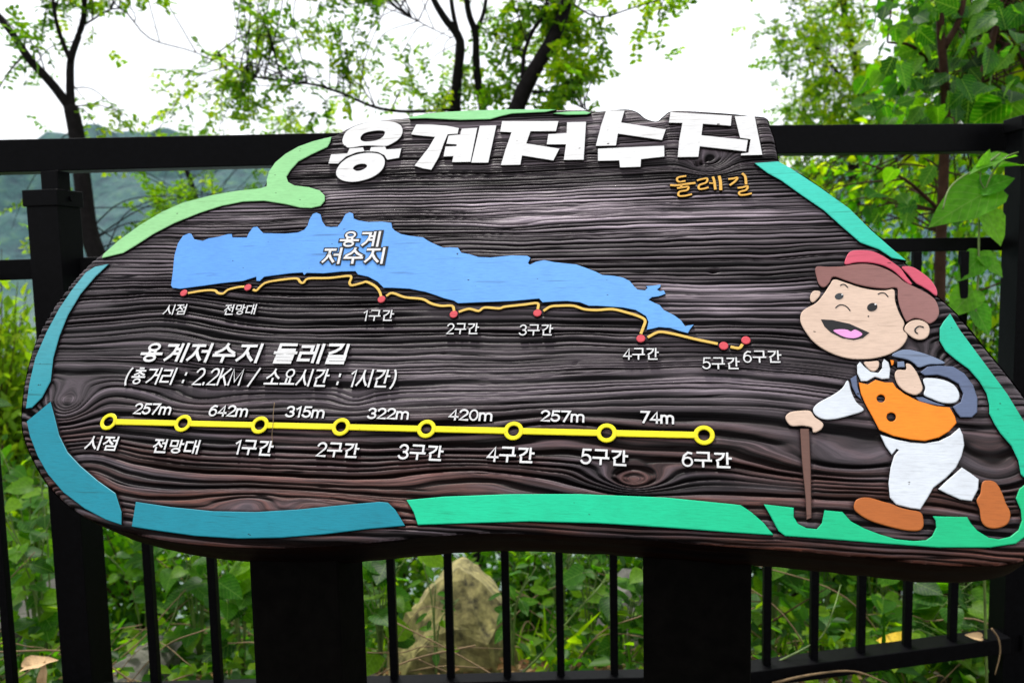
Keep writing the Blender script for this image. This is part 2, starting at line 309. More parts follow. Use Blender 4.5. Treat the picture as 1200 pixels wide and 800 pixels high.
GLY = {'0': (.62, [_arc(.28, .5, .28, .5, 0, 360, 21)[:-1]+['c']]), '1': (.42, [[(.04, .78), (.26, .98), (.26, 0)]]), '2': (.62, [_arc(.28, .72, .27, .28, 165, -35, 10)+[(.0, .0), (.58, .0)]]),
 '3': (.62, [_arc(.26, .74, .25, .26, 160, -85, 10), _arc(.26, .25, .29, .25, 85, -160, 11)]), '4': (.66, [[(.44, 0), (.44, 1), (.0, .28), (.62, .28)]]), '5': (.62, [[(.54, 1), (.10, 1), (.05, .54)]+_arc(.26, .32, .29, .31, 115, -155, 11)]),
 '6': (.62, [_arc(.28, .31, .27, .31, 0, 360, 17)[:-1]+['c'], [(.50, .93), (.30, .98), (.08, .75), (.01, .40)]]), '7': (.60, [[(0, 1), (.56, 1), (.18, 0)]]),
 'm': (.98, [[(.0, .70), (.0, 0)], _arc(.20, .46, .20, .24, 180, 0, 7)+[(.40, 0)], _arc(.62, .46, .22, .24, 180, 0, 7)+[(.84, 0)]]), 'K': (.70, [vl_(.02), [(.60, 1), (.10, .45)], [(.22, .58), (.62, 0)]]),
 'M': (.90, [[(0, 0), (0.02, 1), (.38, .18), (.74, 1), (.76, 0)]]), '.': (.22, [[(.05, .0), (.05, .10)]]), ':': (.34, [[(.12, .12), (.12, .24)], [(.12, .60), (.12, .72)]]), '/': (.55, [[(.0, -.06), (.42, 1.04)]]),
 '(': (.36, [_arc(.34, .46, .30, .62, 120, 240, 7)]), ')': (.36, [_arc(-.06, .46, .30, .62, 60, -60, 7)]), ' ': (.34, [])}
def text(name, s_, x0, y0, x1, y1, m=M_WHITE, w0=-0.004, w1=0.0026, bold=0.12, label=None, parent=None, ytop=None, shear=0.0, gap=0.16):
    "raised lettering whose ink runs from x0,y0 (foot) to x1,y1 (foot) and is as high as ytop"
    S_ = []; x = 0
    for ch in s_:
        if ch in SYL: wd, st = 1.0, SYL[ch]
        else: wd, st = GLY[ch]
        for q in st:
            cl = q[-1] == 'c'; q = q[:-1] if cl else q
            S_.append((np.array([(x+a*(0.92 if ch in SYL else 1), b) for a, b in q]), cl))
        x += wd+gap*(0.8 if ch in SYL else 0.7)
    al = np.concatenate([q for q, _ in S_]); hb = bold/2; lo = al[:, 0].min()-hb; hi = al[:, 0].max()+hb
    a, b = K(x0, y0), K(x1, y1); ht = K((x0+x1)/2, ytop)[1]-K((x0+x1)/2, (y0+y1)/2)[1]; t = b-a; V = []; Fc = []; mi = []
    for k, (q, cl) in enumerate(S_):
        fy = (q[:, 1]*(1-bold)+hb); P = a[None]+((q[:, 0]-lo)/(hi-lo))[:, None]*t+fy[:, None]*np.array([shear, 1.0])*ht
        if not cl and len(P) > 1:
            P = P.copy(); 
            if name != 'x': P[0] -= nrm2(P[1]-P[0])*bold*ht*0.42; P[-1] += nrm2(P[-1]-P[-2])*bold*ht*0.42
        n_ = len(P); d = (np.roll(P, -1, 0)-P); d /= np.linalg.norm(d, axis=1, keepdims=True)+1e-12
        if not cl: d[-1] = d[-2]
        n1 = np.stack([-d[:, 1], d[:, 0]], 1); n0 = np.roll(n1, 1, 0)
        if not cl: n0[0] = n1[0]; n1[-1] = n0[-1]
        mtr = (n0+n1)/np.maximum(1+(n0*n1).sum(1), 0.55)[:, None]; h = bold*ht/2*(0.86 if cl else 1); z = w1+k*0.00003
        bs = len(V); e = 0.0002
        for off, zz in ((-1, w0), (-1, z-e), (-1+e/h, z), (1-e/h, z), (1, z-e), (1, w0)):
            V += [(u_, v_, zz) for u_, v_ in P+mtr*h*off]
        for r_ in range(5):
            for i_ in range(n_ if cl else n_-1):
                j_ = (i_+1) % n_; Fc.append((bs+r_*n_+i_, bs+r_*n_+j_, bs+(r_+1)*n_+j_, bs+(r_+1)*n_+i_)); mi.append(1 if r_ in (0, 4) else 0)
        if not cl:
            for i_ in (0, n_-1):
                f = tuple(bs+r_*n_+i_ for r_ in range(6)); Fc.append(f if i_ == 0 else f[::-1]); mi.append(1)
    o = mesh(name, V, Fc, [m, M_CHAR], parent or SIGN, mi=mi, rel=False)
    if label: o['label'] = label
    return o
def nrm2(v): return v/(np.linalg.norm(v)+1e-12)
def ell(cx, cy, rx, ry, n=28, rot=0):
    return [(cx+rx*math.cos(a)*math.cos(rot)-ry*math.sin(a)*math.sin(rot), cy+rx*math.cos(a)*math.sin(rot)+ry*math.sin(a)*math.cos(rot)) for a in np.linspace(0, 2*math.pi, n, endpoint=False)]
def Z(x0, y0, pts): return [(x0+a/6, y0+b/6) for a, b in pts]

# ------------------------------------------------------------------ title letters
T1 = lambda p: Z(370, 110, p)
T2 = lambda p: Z(530, 110, p)
T3 = lambda p: Z(700, 110, p)
def rnd(p, n=4): return [tuple(q) for q in smooth_closed(p, n)]
ti = [
 ('용 upper ring', T1(rnd([(190, 335), (215, 275), (280, 232), (370, 206), (460, 195), (545, 203), (600, 230), (613, 275), (590, 320), (545, 352), (500, 372), (440, 372), (385, 370), (330, 372), (245, 385), (208, 372)])), [T1(rnd([(318, 312), (345, 283), (410, 267), (470, 265), (489, 280), (470, 312), (425, 334), (360, 342), (325, 335)]))]),
 ('용 middle bar', T1([(110, 432), (225, 424), (240, 390), (335, 383), (345, 410), (380, 410), (392, 381), (490, 377), (500, 397), (605, 390), (588, 456), (505, 470), (485, 438), (440, 416), (370, 408), (290, 418), (215, 448), (160, 496), (92, 496)]), []),
 ('용 lower ring', T1(rnd([(145, 565), (172, 502), (235, 453), (320, 426), (400, 421), (460, 435), (488, 475), (475, 530), (425, 578), (350, 610), (260, 625), (180, 610)])), [T1(rnd([(265, 532), (285, 508), (325, 498), (355, 502), (362, 518), (335, 538), (295, 548)]))]),
 ('계 hooked stroke', T1([(708, 222), (810, 222), (920, 230), (1008, 247), (1000, 287), (930, 292), (905, 350), (868, 450), (815, 540), (755, 530), (695, 512), (745, 450), (795, 385), (840, 310), (740, 300), (672, 292)]), []),
 ('계 middle stroke', T1([(1028, 252), (1138, 246), (1090, 485), (960, 487), (970, 445), (900, 447), (914, 377), (993, 374), (993, 362), (920, 358), (936, 300), (1018, 292)]), []),
 ('계 upright', T2([(195, 232), (312, 229), (255, 490), (135, 490)]), []),
 ('저 consonant', T2([(352, 198), (748, 198), (730, 270), (552, 270), (522, 355), (755, 392), (712, 475), (492, 440), (480, 505), (343, 508), (375, 400), (418, 277), (338, 273)]), []),
 ('저 upright', T2([(808, 206), (942, 204), (925, 470), (785, 472), (800, 362), (665, 362), (677, 290), (805, 282)]), []),
 ('수 consonant', T3([(62, 125), (192, 125), (168, 208), (482, 257), (455, 332), (145, 287), (132, 370), (-10, 373), (25, 235)]), []),
 ('수 foot', T3([(5, 392), (470, 371), (472, 448), (308, 466), (304, 520), (160, 524), (155, 475), (5, 478)]), []),
 ('지 consonant', T3([(515, 135), (945, 160), (938, 232), (742, 218), (732, 298), (1058, 332), (1045, 412), (720, 376), (710, 450), (565, 452), (575, 340), (598, 212), (503, 210)]), []),
 ('지 upright', T3([(965, 165), (1105, 162), (1160, 436), (1008, 440), (1012, 426), (1062, 421), (1077, 327), (1004, 317)]), []),
]
for lb, p, hl in ti:
    relief('title_stroke', p, M_WHITE, w1=0.0024, holes=hl, bev=0.0005, label='white raised title stroke, '+lb)
# gold brush script
G = [([(625, 584), (575, 592), (560, 606), (572, 624), (620, 619)], 17), ([(512, 648), (560, 650), (630, 640), (690, 633)], 19), ([(592, 640), (588, 668)], 18),
     ([(560, 670), (605, 664), (640, 660), (630, 684), (578, 694), (572, 722), (610, 724), (665, 712)], 16),
     ([(700, 616), (735, 606), (772, 602), (765, 630), (718, 648), (715, 674), (745, 674), (782, 664)], 16), ([(786, 634), (815, 636)], 14),
     ([(812, 590), (822, 620), (830, 680)], 19), ([(856, 584), (866, 630), (868, 684)], 22),
     ([(920, 606), (955, 602), (985, 596), (968, 622), (930, 650)], 17), ([(1018, 566), (1040, 590), (1046, 645)], 19),
     ([(985, 668), (1020, 664), (1056, 656), (1046, 682), (1000, 696), (1002, 716), (1040, 716), (1085, 706)], 16)]
for k, (p, wd) in enumerate(G):
    strip('gold_stroke', T3(p), wd/6/800, M_GOLD, -0.003, 0.0026)
# ------------------------------------------------------------------ coloured bands round the rim
relief('leaf_band', [(122, 298), (140, 282), (165, 264), (190, 249), (215, 238), (250, 229), (280, 224), (305, 221.5), (313, 219), (313, 211), (316, 201), (323, 191), (335, 181), (350, 172.5), (368, 166), (389, 161), (387, 168), (384, 173), (365, 182), (350, 190), (341, 200), (336, 208), (338, 214), (345, 218), (362, 220), (375, 224), (381, 230), (381, 236), (376, 242), (365, 244.5), (352, 244), (335, 240), (310, 236), (285, 237), (260, 242), (235, 250), (205, 262), (180, 275), (160, 288), (145, 297), (120, 303)], M_LGREEN, label='pale green leaf shaped band along the upper left rim')
relief('leaf_band', [(480, 138), (500, 134), (520, 132), (560, 130), (600, 129), (640, 129), (652, 129.5), (640, 132), (620, 133), (600, 134), (587, 137), (575, 140.5), (540, 141.5), (520, 140.5), (500, 139.5), (480, 140)], M_LGREEN, label='light green band on the top rim above the title')
relief('leaf_band', [(648, 134), (665, 131.5), (685, 131), (693, 133), (688, 135), (665, 135.5)], M_LGREEN, label='small light green tip beside the band on the top rim')
relief('leaf_band', [(128, 310), (112, 313), (101, 320), (85, 340), (70, 362), (55, 390), (42, 420), (35, 450), (31, 479), (38, 478), (50, 466), (60, 447), (63, 420), (70, 395), (80, 370), (95, 345), (112, 325)], M_TEALA, label='pale teal blade shaped band on the left rim')
relief('leaf_band', [(60, 471), (32, 494), (36, 512), (45, 535), (57, 556), (75, 577), (100, 596), (125, 609), (143, 615), (143, 600), (136, 578), (115, 563), (95, 546), (80, 530), (70, 510), (65, 490)], M_BLUEB, label='blue teal band curving round the lower left corner')
relief('leaf_band', [(160, 588), (200, 594), (250, 599), (300, 600), (350, 597), (400, 592), (445, 588), (455, 589), (464, 598), (475, 616), (430, 620), (380, 626), (330, 630), (280, 631), (230, 628), (180, 621), (155, 617)], M_BLUEB, label='blue teal band along the bottom rim')
relief('leaf_band', [(477, 586), (520, 582), (600, 579), (680, 579), (780, 583), (860, 591), (868, 592), (880, 600), (895, 613), (906, 627), (860, 624), (780, 618), (700, 613), (620, 611), (550, 613), (490, 615), (485, 600)], M_GREENB, label='long emerald green band along the bottom rim')
relief('leaf_band', [(895, 591), (930, 595), (930, 606), (935, 614), (945, 619), (957, 620), (963, 613), (966, 598), (987, 600), (997, 611), (1012, 619), (1030, 626), (1050, 632), (1070, 634), (1085, 633), (1092, 628), (1097, 618), (1096, 610), (1093, 605), (1133, 606), (1137, 613), (1145, 622), (1158, 630), (1170, 632), (1183, 629), (1193, 621), (1197, 610), (1196, 598), (1190, 584), (1194, 573), (1203, 566), (1218, 560), (1222, 590), (1210, 622), (1190, 637), (1160, 641.5), (1100, 641.5), (1050, 638), (1000, 634), (950, 630), (920, 628), (912, 622), (903, 605)], M_GREENB, label='emerald ground band under the hiker with three notches')
relief('leaf_band', [(884, 192), (912, 190), (925, 197), (960, 220), (995, 245), (1020, 270), (1045, 292), (1062, 306), (1045, 303), (1030, 293), (1008, 285), (1000, 278), (985, 265), (965, 247), (940, 230), (915, 212), (900, 204)], M_TURQ, label='turquoise band down the upper right rim')
relief('leaf_band', [(1113, 368), (1105, 378), (1101, 385), (1101, 400), (1108, 412), (1120, 422), (1135, 433), (1148, 448), (1156, 462), (1159, 475), (1159, 485), (1165, 497), (1172, 508), (1185, 523), (1193, 540), (1196, 556), (1201, 561), (1215, 556), (1222, 535), (1215, 518), (1200, 495), (1180, 462), (1160, 435), (1140, 408), (1125, 388)], M_TURQ, label='turquoise band down the lower right rim')
# ------------------------------------------------------------------ lake and trail
lake = [(203, 338), (201, 335), (203, 320), (205, 300), (209, 286), (215, 277), (222, 274), (225, 275), (228, 281), (238, 283), (245, 280), (255, 278.5), (268, 275), (272, 275), (273, 279), (290, 279), (292, 274), (297, 267), (302, 266.5), (305, 270), (309, 274), (335, 274.5), (350, 273), (357, 270), (361, 265), (363, 258), (367, 251.5), (371, 250), (376, 252), (378, 260), (382, 266), (388, 267), (396, 266.5), (401, 260), (405, 252), (410, 249.5), (414, 251), (415, 257), (420, 259), (432, 261), (448, 260.5), (459, 262), (460, 268), (463, 271), (470, 275), (480, 277), (496, 279), (502, 283), (510, 287), (520, 291), (528, 290.5), (537, 291), (541, 297), (550, 298.5), (561, 302), (575, 302.5), (600, 300), (618, 300.5), (622, 303), (619, 309), (621, 311), (628, 307.5), (638, 305.5), (650, 308), (675, 310.5), (685, 314), (698, 319), (706, 323), (720, 324), (730, 326), (738, 330), (743, 336), (747, 340), (756, 341), (759, 338), (757, 336), (765, 335.5), (774, 334), (774, 337), (770, 340), (773, 342), (778, 341), (780, 345), (772, 348), (764, 349), (760, 352), (768, 356), (773, 358), (778, 364), (790, 370), (798, 376), (803, 383), (806, 382), (813, 381), (809, 386), (806, 391), (798, 389), (785, 385), (772, 384), (764, 386), (758, 387), (760, 378), (757, 371), (745, 364), (730, 361), (700, 359), (690, 359), (680, 355), (665, 353.5), (650, 354), (636, 355), (632, 350.5), (600, 353.5), (560, 355), (537, 356), (532, 353), (520, 350), (512, 347), (500, 343), (480, 339), (460, 338), (450, 338), (443, 331), (432, 325), (420, 322.5), (417, 318.5), (400, 319), (380, 321), (360, 320.5), (357, 323), (355, 320), (340, 321), (310, 325), (305, 330), (301, 330), (301, 325), (285, 330), (260, 332.5), (235, 336), (212, 339)]
relief('lake_map', lake, M_LAKE, label='blue lake outline of the trail map', bev=0.0006)
trails = [[(221, 344), (240, 341), (252, 341), (256, 344), (262, 344.5), (268, 340), (280, 337), (287, 336.5)], [(297, 340), (301, 341), (306, 336), (313, 331.5), (330, 328.5), (348, 327), (352, 331), (356, 332), (362, 327), (385, 326.5), (408, 324), (412, 326), (410, 332), (413, 335), (425, 332), (430, 331), (440, 336), (445, 342), (447, 348)],
 [(453, 347.5), (460, 344), (475, 349), (495, 351), (505, 356), (517, 359), (530, 359), (532.5, 365)], [(538, 366), (550, 362.5), (561, 365), (568, 361), (585, 362), (592, 360), (615, 357.5), (630, 356), (630.5, 363)], [(637, 365), (645, 360), (655, 359), (672, 359), (685, 363), (700, 364), (718, 363), (735, 367), (748, 371), (756, 376), (754, 384), (751, 392)],
 [(759, 396), (768, 391), (775, 389.5), (790, 392), (815, 398), (841, 403.5)], [(856, 407), (866, 408.5), (870, 404)]]
for p in trails: strip('trail_line', p, 0.0042, M_TRAIL, -0.003, 0.0022)
for x, y in [(216, 344), (291, 337.5), (447.5, 351.5), (532, 369), (630, 367.5), (751, 397.5), (848, 406), (874, 399.5)]:
    c = K(x, y); relief('trail_marker', [(c[0]+0.0062*math.cos(a), c[1]+0.0062*math.sin(a)) for a in np.linspace(0, 2*math.pi, 18, endpoint=False)], M_DOT, w1=0.0030, uv=True)
for s, x0, y0, x1, y1, yt in [('시점', 191, 370, 217, 369.5, 357.5), ('전망대', 262, 370, 299, 369.5, 357.5), ('1구간', 425, 377, 461, 377, 364), ('2구간', 523, 392.5, 561, 392.5, 379.5), ('3구간', 608, 394, 648, 394, 381), ('4구간', 730, 422.5, 772, 422.5, 408.5), ('5구간', 823, 433.5, 867, 433.5, 419.5), ('6구간', 871, 426, 916, 426, 411.5)]:
    text('map_caption', s, x0, y0, x1, y1, ytop=yt, bold=0.115, label='small white map caption reading '+s)
# timeline
A, B = K(128, 494.3), K(825, 510.3)
sts = [K(x, 494.3+(x-128)*16/697) for x in (128, 215, 305, 400, 500, 602, 711, 825)]
dirv = (B-A)/np.linalg.norm(B-A); nv = np.array([-dirv[1], dirv[0]])
for i in range(7):
    a = sts[i]+dirv*0.0112; b = sts[i+1]-dirv*0.0112; h = 0.0046
    relief('route_bar', [a-nv*h, b-nv*h, b+nv*h, a+nv*h], M_YEL, w1=0.0022, uv=True, label=None)
for c in sts:
    relief('station_ring', [(c[0]+0.0137*math.cos(a), c[1]+0.0137*math.sin(a)) for a in np.linspace(0, 2*math.pi, 32, endpoint=False)], M_YEL, w1=0.0027, uv=True,
           holes=[[(c[0]+0.0077*math.cos(a), c[1]+0.0077*math.sin(a)) for a in np.linspace(0, 2*math.pi, 24, endpoint=False)]])
for s, x0, y0, x1, y1, yt in [('257m', 156, 486, 200, 487, 473), ('642m', 244, 488.5, 290, 489.5, 475), ('315m', 334, 489.5, 380, 491, 476.5), ('322m', 430, 491.5, 479, 492.5, 478.5), ('420m', 525, 493, 577, 494.5, 480), ('257m', 633, 494.5, 685, 496, 481.5), ('74m', 750, 496.5, 790, 498, 482.5)]:
    text('distance_caption', s, x0, y0, x1, y1, ytop=yt, bold=0.165, label='white distance caption reading '+s)
for s, x0, y0, x1, y1, yt in [('시점', 99, 527.5, 136, 529, 511), ('전망대', 178, 531, 232, 533, 515), ('1구간', 274, 533, 319, 535, 516), ('2구간', 370, 535.5, 420, 537.5, 519), ('3구간', 466, 538.5, 519, 541, 521.5), ('4구간', 570, 541.5, 626, 543.5, 524), ('5구간', 680, 544.5, 736, 547, 527), ('6구간', 799, 547.5, 858, 549.5, 530)]:
    text('station_caption', s, x0, y0, x1, y1, ytop=yt, bold=0.135, label='white station caption reading '+s)
text('heading_lettering', '용계저수지 둘레길', 161, 425, 404, 428, ytop=403, bold=0.14, shear=0.12, label='bold white heading reading 용계저수지 둘레길')
text('detail_lettering', '(총거리 : 2.2KM / 소요시간 : 1시간)', 145, 451, 462, 455.5, ytop=432.5, bold=0.105, shear=0.1, label='white line reading (총거리 : 2.2KM / 소요시간 : 1시간)')
for s, x0, y0, x1, y1, yt in [('용계', 397, 291, 444, 291, 272.5), ('저수지', 377, 311, 449, 311, 291.5)]:
    text('lake_caption_edge', s, x0-2, y0+1.6, x1+2, y1+1.6, m=M_BLACKP, w0=0.001, w1=0.0029, ytop=yt-1.8, bold=0.23)
    text('lake_caption', s, x0, y0, x1, y1, w0=0.001, w1=0.0036, ytop=yt, bold=0.13, label='white lake caption reading '+s)

# ------------------------------------------------------------------ the carved hiker
H1 = lambda p: Z(920, 280, p)
H2 = lambda p: Z(920, 390, p)
H3 = lambda p: Z(1000, 390, p)
H4 = lambda p: Z(1000, 500, p)
H5 = lambda p: Z(880, 500, p)
hk = mesh('hiker_relief', [], [], [M_CHAR], SIGN, rel=False); bpy.data.meshes.remove(hk.data) if False else None
def hp(name, p, m, sm=True, w1=0.0024, holes=(), **k): return relief(name, p, m, w1=w1, parent=HK, sm=sm, holes=holes, **k)
bpy.data.objects.remove(hk)
HK = relief('hiker_relief', H1([(345, 290), (430, 314), (520, 344), (620, 364), (700, 367), (764, 362), (772, 440), (800, 525), (836, 592), (828, 628), (832, 650), (857, 680), (848, 720), (810, 768), (750, 805), (690, 828), (600, 846), (480, 848), (380, 828), (280, 785), (200, 728), (145, 660), (112, 600), (106, 560), (116, 520), (152, 490), (220, 452), (270, 392), (312, 330)]), M_SKIN, sm=True, w1=0.0026, label='carved cartoon boy hiker with cap, orange vest, backpack and walking stick')
hp('cap_front', H1([(420, 183), (430, 130), (455, 96), (500, 84), (600, 88), (680, 120), (750, 165), (812, 212), (850, 265), (890, 318), (870, 322), (822, 284), (765, 232), (690, 192), (600, 172), (500, 170)]), M_CAP)
hp('cap_back', H1([(818, 202), (890, 200), (960, 240), (1020, 290), (1060, 350), (1068, 392), (1055, 402), (1010, 368), (960, 338), (915, 312), (865, 255)]), M_CAP)
hp('hair', H1([(215, 203), (300, 200), (400, 197), (480, 184), (560, 180), (640, 192), (720, 222), (785, 262), (840, 308), (930, 350), (1000, 388), (1050, 428), (1075, 480), (1080, 530), (1060, 570), (1022, 597), (1000, 594), (960, 570), (905, 562), (862, 582), (845, 575), (808, 490), (792, 420), (784, 350), (700, 353), (600, 344), (500, 322), (420, 294), (338, 270), (308, 315), (275, 343), (245, 333), (225, 290)]), M_HAIR)
hp('ear', H1([(245, 374), (205, 368), (180, 392), (175, 428), (190, 450), (215, 436), (243, 402)]), M_SKIN)
hp('ear', H1([(846, 612), (885, 580), (945, 574), (998, 600), (1015, 645), (998, 692), (955, 712), (905, 703), (862, 672), (838, 645)]), M_SKIN)
hp('sleeve', H2([(440, 337), (400, 392), (330, 442), (240, 490), (197, 535), (212, 580), (270, 610), (350, 608), (450, 584), (552, 546), (500, 490), (465, 420)]), M_CLOTH)
hp('hand', H2([(2, 600), (32, 562), (100, 550), (175, 552), (208, 595), (266, 640), (250, 682), (200, 703), (185, 668), (120, 655), (40, 655)]), M_SKIN)
hp('collar', H2([(525, 206), (505, 232), (507, 290), (532, 342), (575, 343), (630, 312), (680, 328), (730, 324), (738, 260), (725, 210), (695, 187), (682, 215), (680, 252), (655, 284), (600, 278), (555, 240)]), M_CLOTH, sm=False)
hp('neck', H2([(552, 212), (600, 205), (655, 203), (655, 245), (628, 272), (590, 262)]), M_SKIN)
hp('vest', H2([(517, 352), (580, 366), (635, 334), (700, 352), (756, 352), (778, 388), (840, 434), (930, 480), (1060, 518), (1155, 527), (1192, 590), (1203, 636), (1150, 695), (1080, 737), (980, 762), (880, 752), (760, 727), (662, 686), (622, 610), (562, 500), (532, 430)]), M_VEST, sm=False,
   holes=[H2(ell(672, 465, 30, 28, 18)), H2(ell(745, 595, 33, 32, 18))])
hp('hand', H2([(848, 222), (880, 226), (920, 275), (950, 340), (965, 395), (940, 430), (900, 438), (840, 413), (792, 368), (769, 300), (790, 264), (848, 262)]), M_SKIN)
hp('sleeve', H3([(490, 328), (560, 322), (640, 337), (708, 372), (742, 430), (733, 478), (690, 498), (620, 493), (545, 465), (494, 438), (504, 390)]), M_CLOTH)
hp('backpack_flap', H3([(268, 164), (330, 126), (400, 123), (500, 150), (580, 180), (643, 214), (600, 224), (530, 226), (460, 246), (430, 222), (380, 192)]), M_PACK2)
hp('backpack', H3([(468, 280), (520, 240), (600, 233), (700, 240), (780, 290), (840, 370), (870, 460), (868, 560), (830, 596), (750, 596), (722, 560), (696, 522), (752, 490), (770, 430), (738, 362), (660, 318), (590, 298), (500, 302)]), M_PACK, sm=False)
hp('strap', H3([(435, 455), (485, 455), (560, 488), (640, 512), (600, 515), (520, 500), (460, 484)]), M_PACK, sm=False)
hp('strap', H2([(458, 325), (500, 300), (508, 380), (535, 470), (500, 440), (472, 385)]), M_PACK, sm=False)
hp('strap', H2([(788, 206), (835, 204), (840, 244), (788, 246)]), M_PACK2, sm=False)
hp('vest_edge', H2([(738, 194), (765, 198), (760, 226), (748, 232)]), M_VEST, sm=False)
hp('walking_stick', H5([(345, 15), (408, 15), (412, 100), (420, 300), (425, 640), (392, 650), (385, 500), (360, 250)]), M_STICK, sm=False, w1=0.0016)
hp('trousers', H4([(187, 58), (300, 93), (400, 113), (500, 120), (600, 103), (680, 64), (743, 10), (768, 60), (777, 130), (758, 210), (718, 290), (650, 360), (560, 430), (520, 500), (468, 582), (400, 573), (300, 548), (256, 500), (246, 400), (260, 290), (285, 205), (318, 165), (302, 158), (268, 198), (226, 140)]), M_CLOTH, sm=False)
hp('trouser_leg', H4([(760, 288), (820, 327), (879, 372), (874, 440), (830, 523), (750, 513), (660, 473), (594, 440), (642, 392), (700, 342)]), M_CLOTH, sm=False)
hp('boot', H4([(2, 572), (15, 520), (60, 500), (120, 502), (200, 526), (260, 542), (330, 571), (400, 587), (470, 603), (490, 650), (488, 705), (450, 732), (350, 726), (200, 689), (100, 653), (30, 608)]), M_BOOT)
hp('boot', H4([(905, 392), (950, 379), (1000, 396), (1040, 460), (1070, 540), (1100, 600), (1095, 660), (1060, 698), (990, 716), (930, 703), (897, 660), (885, 580), (864, 520), (890, 470)]), M_BOOT)
hp('mouth', H1([(250, 572), (330, 576), (450, 602), (590, 665), (545, 703), (480, 717), (400, 704), (320, 664), (275, 622)]), M_BLACKP, sm=False, w1=0.0031, w0=0.001, bev=0.0003, carve=False)
hp('tongue', H1([(338, 655), (370, 643), (430, 645), (460, 658), (490, 645), (538, 672), (525, 692), (480, 706), (410, 696)]), M_PINK, w1=0.0036, w0=0.002, bev=0.0003, carve=False)
M_EYE2 = m_paint('grey_eye_paint', (0.035, 0.04, 0.045))
hp('eye', H1(ell(378, 410, 31, 22, 20, -0.2)), M_EYE2, sm=False, w1=0.0031, w0=0.001, bev=0.0003, carve=False)
hp('eye', H1(ell(610, 486, 37, 29, 20, -0.3)), M_BLACKP, sm=False, w1=0.0031, w0=0.001, bev=0.0003, carve=False)
hp('eye_highlight', H1(ell(632, 468, 8, 6, 12)), M_WHITE, sm=False, w1=0.0036, w0=0.002, bev=0.0002, carve=False)
hp('eye_highlight', H1(ell(398, 400, 6, 5, 12)), M_WHITE, sm=False, w1=0.0036, w0=0.002, bev=0.0002, carve=False)
hp('freckle', H1(ell(583, 550, 6, 5, 10)), M_BLACKP, sm=False, w1=0.0030, w0=0.001, bev=0.0002, carve=False)
for nm, p in [('eyebrow', [(385, 335), (398, 327), (418, 328), (440, 350)]), ('eyebrow', [(650, 396), (672, 386), (700, 390), (722, 415)]), ('nose_line', [(352, 492), (375, 473), (400, 470), (430, 482), (456, 512)]), ('ear_line', [(972, 627), (940, 620), (915, 635), (912, 657), (930, 672)])]:
    strip(nm, H1(p), 0.0021, M_BLACKP, 0.001, 0.0031, parent=HK, carve=False)

# ------------------------------------------------------------------ the board
OUT = [(22, 495), (24, 460), (31, 425), (42, 392), (60, 360), (82, 330), (104, 307), (122, 293), (150, 271), (175, 256), (200, 244), (225, 235), (250, 228), (280, 223), (303, 219.5), (310, 213), (313, 201), (322, 189), (335, 178), (352, 168.5), (375, 160), (395, 154.5), (405, 149), (420, 142.5), (440, 139), (480, 135.5), (520, 129.5), (560, 127), (620, 126), (680, 126.5), (700, 128), (720, 126), (736, 125.5), (747, 129), (756, 136), (769, 139.5), (777, 134), (785, 128), (800, 127), (850, 130), (880, 133), (898, 135.5), (903, 146), (908, 160), (911, 175), (914, 187), (930, 196), (950, 208), (975, 226), (1000, 247), (1020, 264), (1040, 283), (1060, 303), (1080, 325), (1100, 344), (1120, 362), (1135, 379), (1160, 410), (1180, 434), (1200, 460), (1222, 495), (1240, 540), (1243, 590), (1230, 630), (1212, 650), (1185, 659), (1150, 661), (1100, 660), (1050, 655), (1000, 650), (950, 645), (900, 641), (850, 638), (800, 634), (750, 630), (700, 627), (650, 625), (600, 623), (560, 623), (500, 627), (440, 633), (400, 637), (340, 640), (300, 640), (250, 638), (200, 633), (155, 624), (125, 616), (95, 603), (72, 587), (50, 563), (35, 537), (26, 515)]
outl = smooth_closed([K(*p) for p in OUT], 5)
if area2(outl) < 0: outl = outl[::-1]
SX, SY = 0.0022, 0.00100
def inside(loops, X, Y):
    c = np.zeros(X.shape, bool)
    for lp in loops:
        q = np.roll(lp, -1, 0)
        for (x1, y1), (x2, y2) in zip(lp, q):
            if y1 == y2: continue
            c ^= ((Y > y1) != (Y > y2)) & (X < (x2-x1)*(Y-y1)/(y2-y1)+x1)
    return c
mn = outl.min(0)-SX*2; mxv = outl.max(0)+SX*2
gx = np.arange(mn[0], mxv[0], SX); gy = np.arange(mn[1], mxv[1], SY)
GX, GY = np.meshgrid(gx, gy); NX, NY = len(gx), len(gy)
ins = inside([outl], GX, GY)
rim = np.full(GX.shape, 9.0)
dense = []
for a, b in zip(outl, np.roll(outl, -1, 0)):
    k = max(1, int(np.linalg.norm(b-a)/0.003))
    dense += [a+(b-a)*t/k for t in range(k)]
dense = np.array(dense)
for px, py in dense:
    i0 = int((px-0.022-mn[0])/SX); i1 = int((px+0.022-mn[0])/SX)+1; j0 = int((py-0.022-mn[1])/SY); j1 = int((py+0.022-mn[1])/SY)+1
    i0, j0 = max(i0, 0), max(j0, 0); sub = rim[j0:j1, i0:i1]
    np.minimum(sub, np.hypot(GX[j0:j1, i0:i1]-px, GY[j0:j1, i0:i1]-py), out=sub)
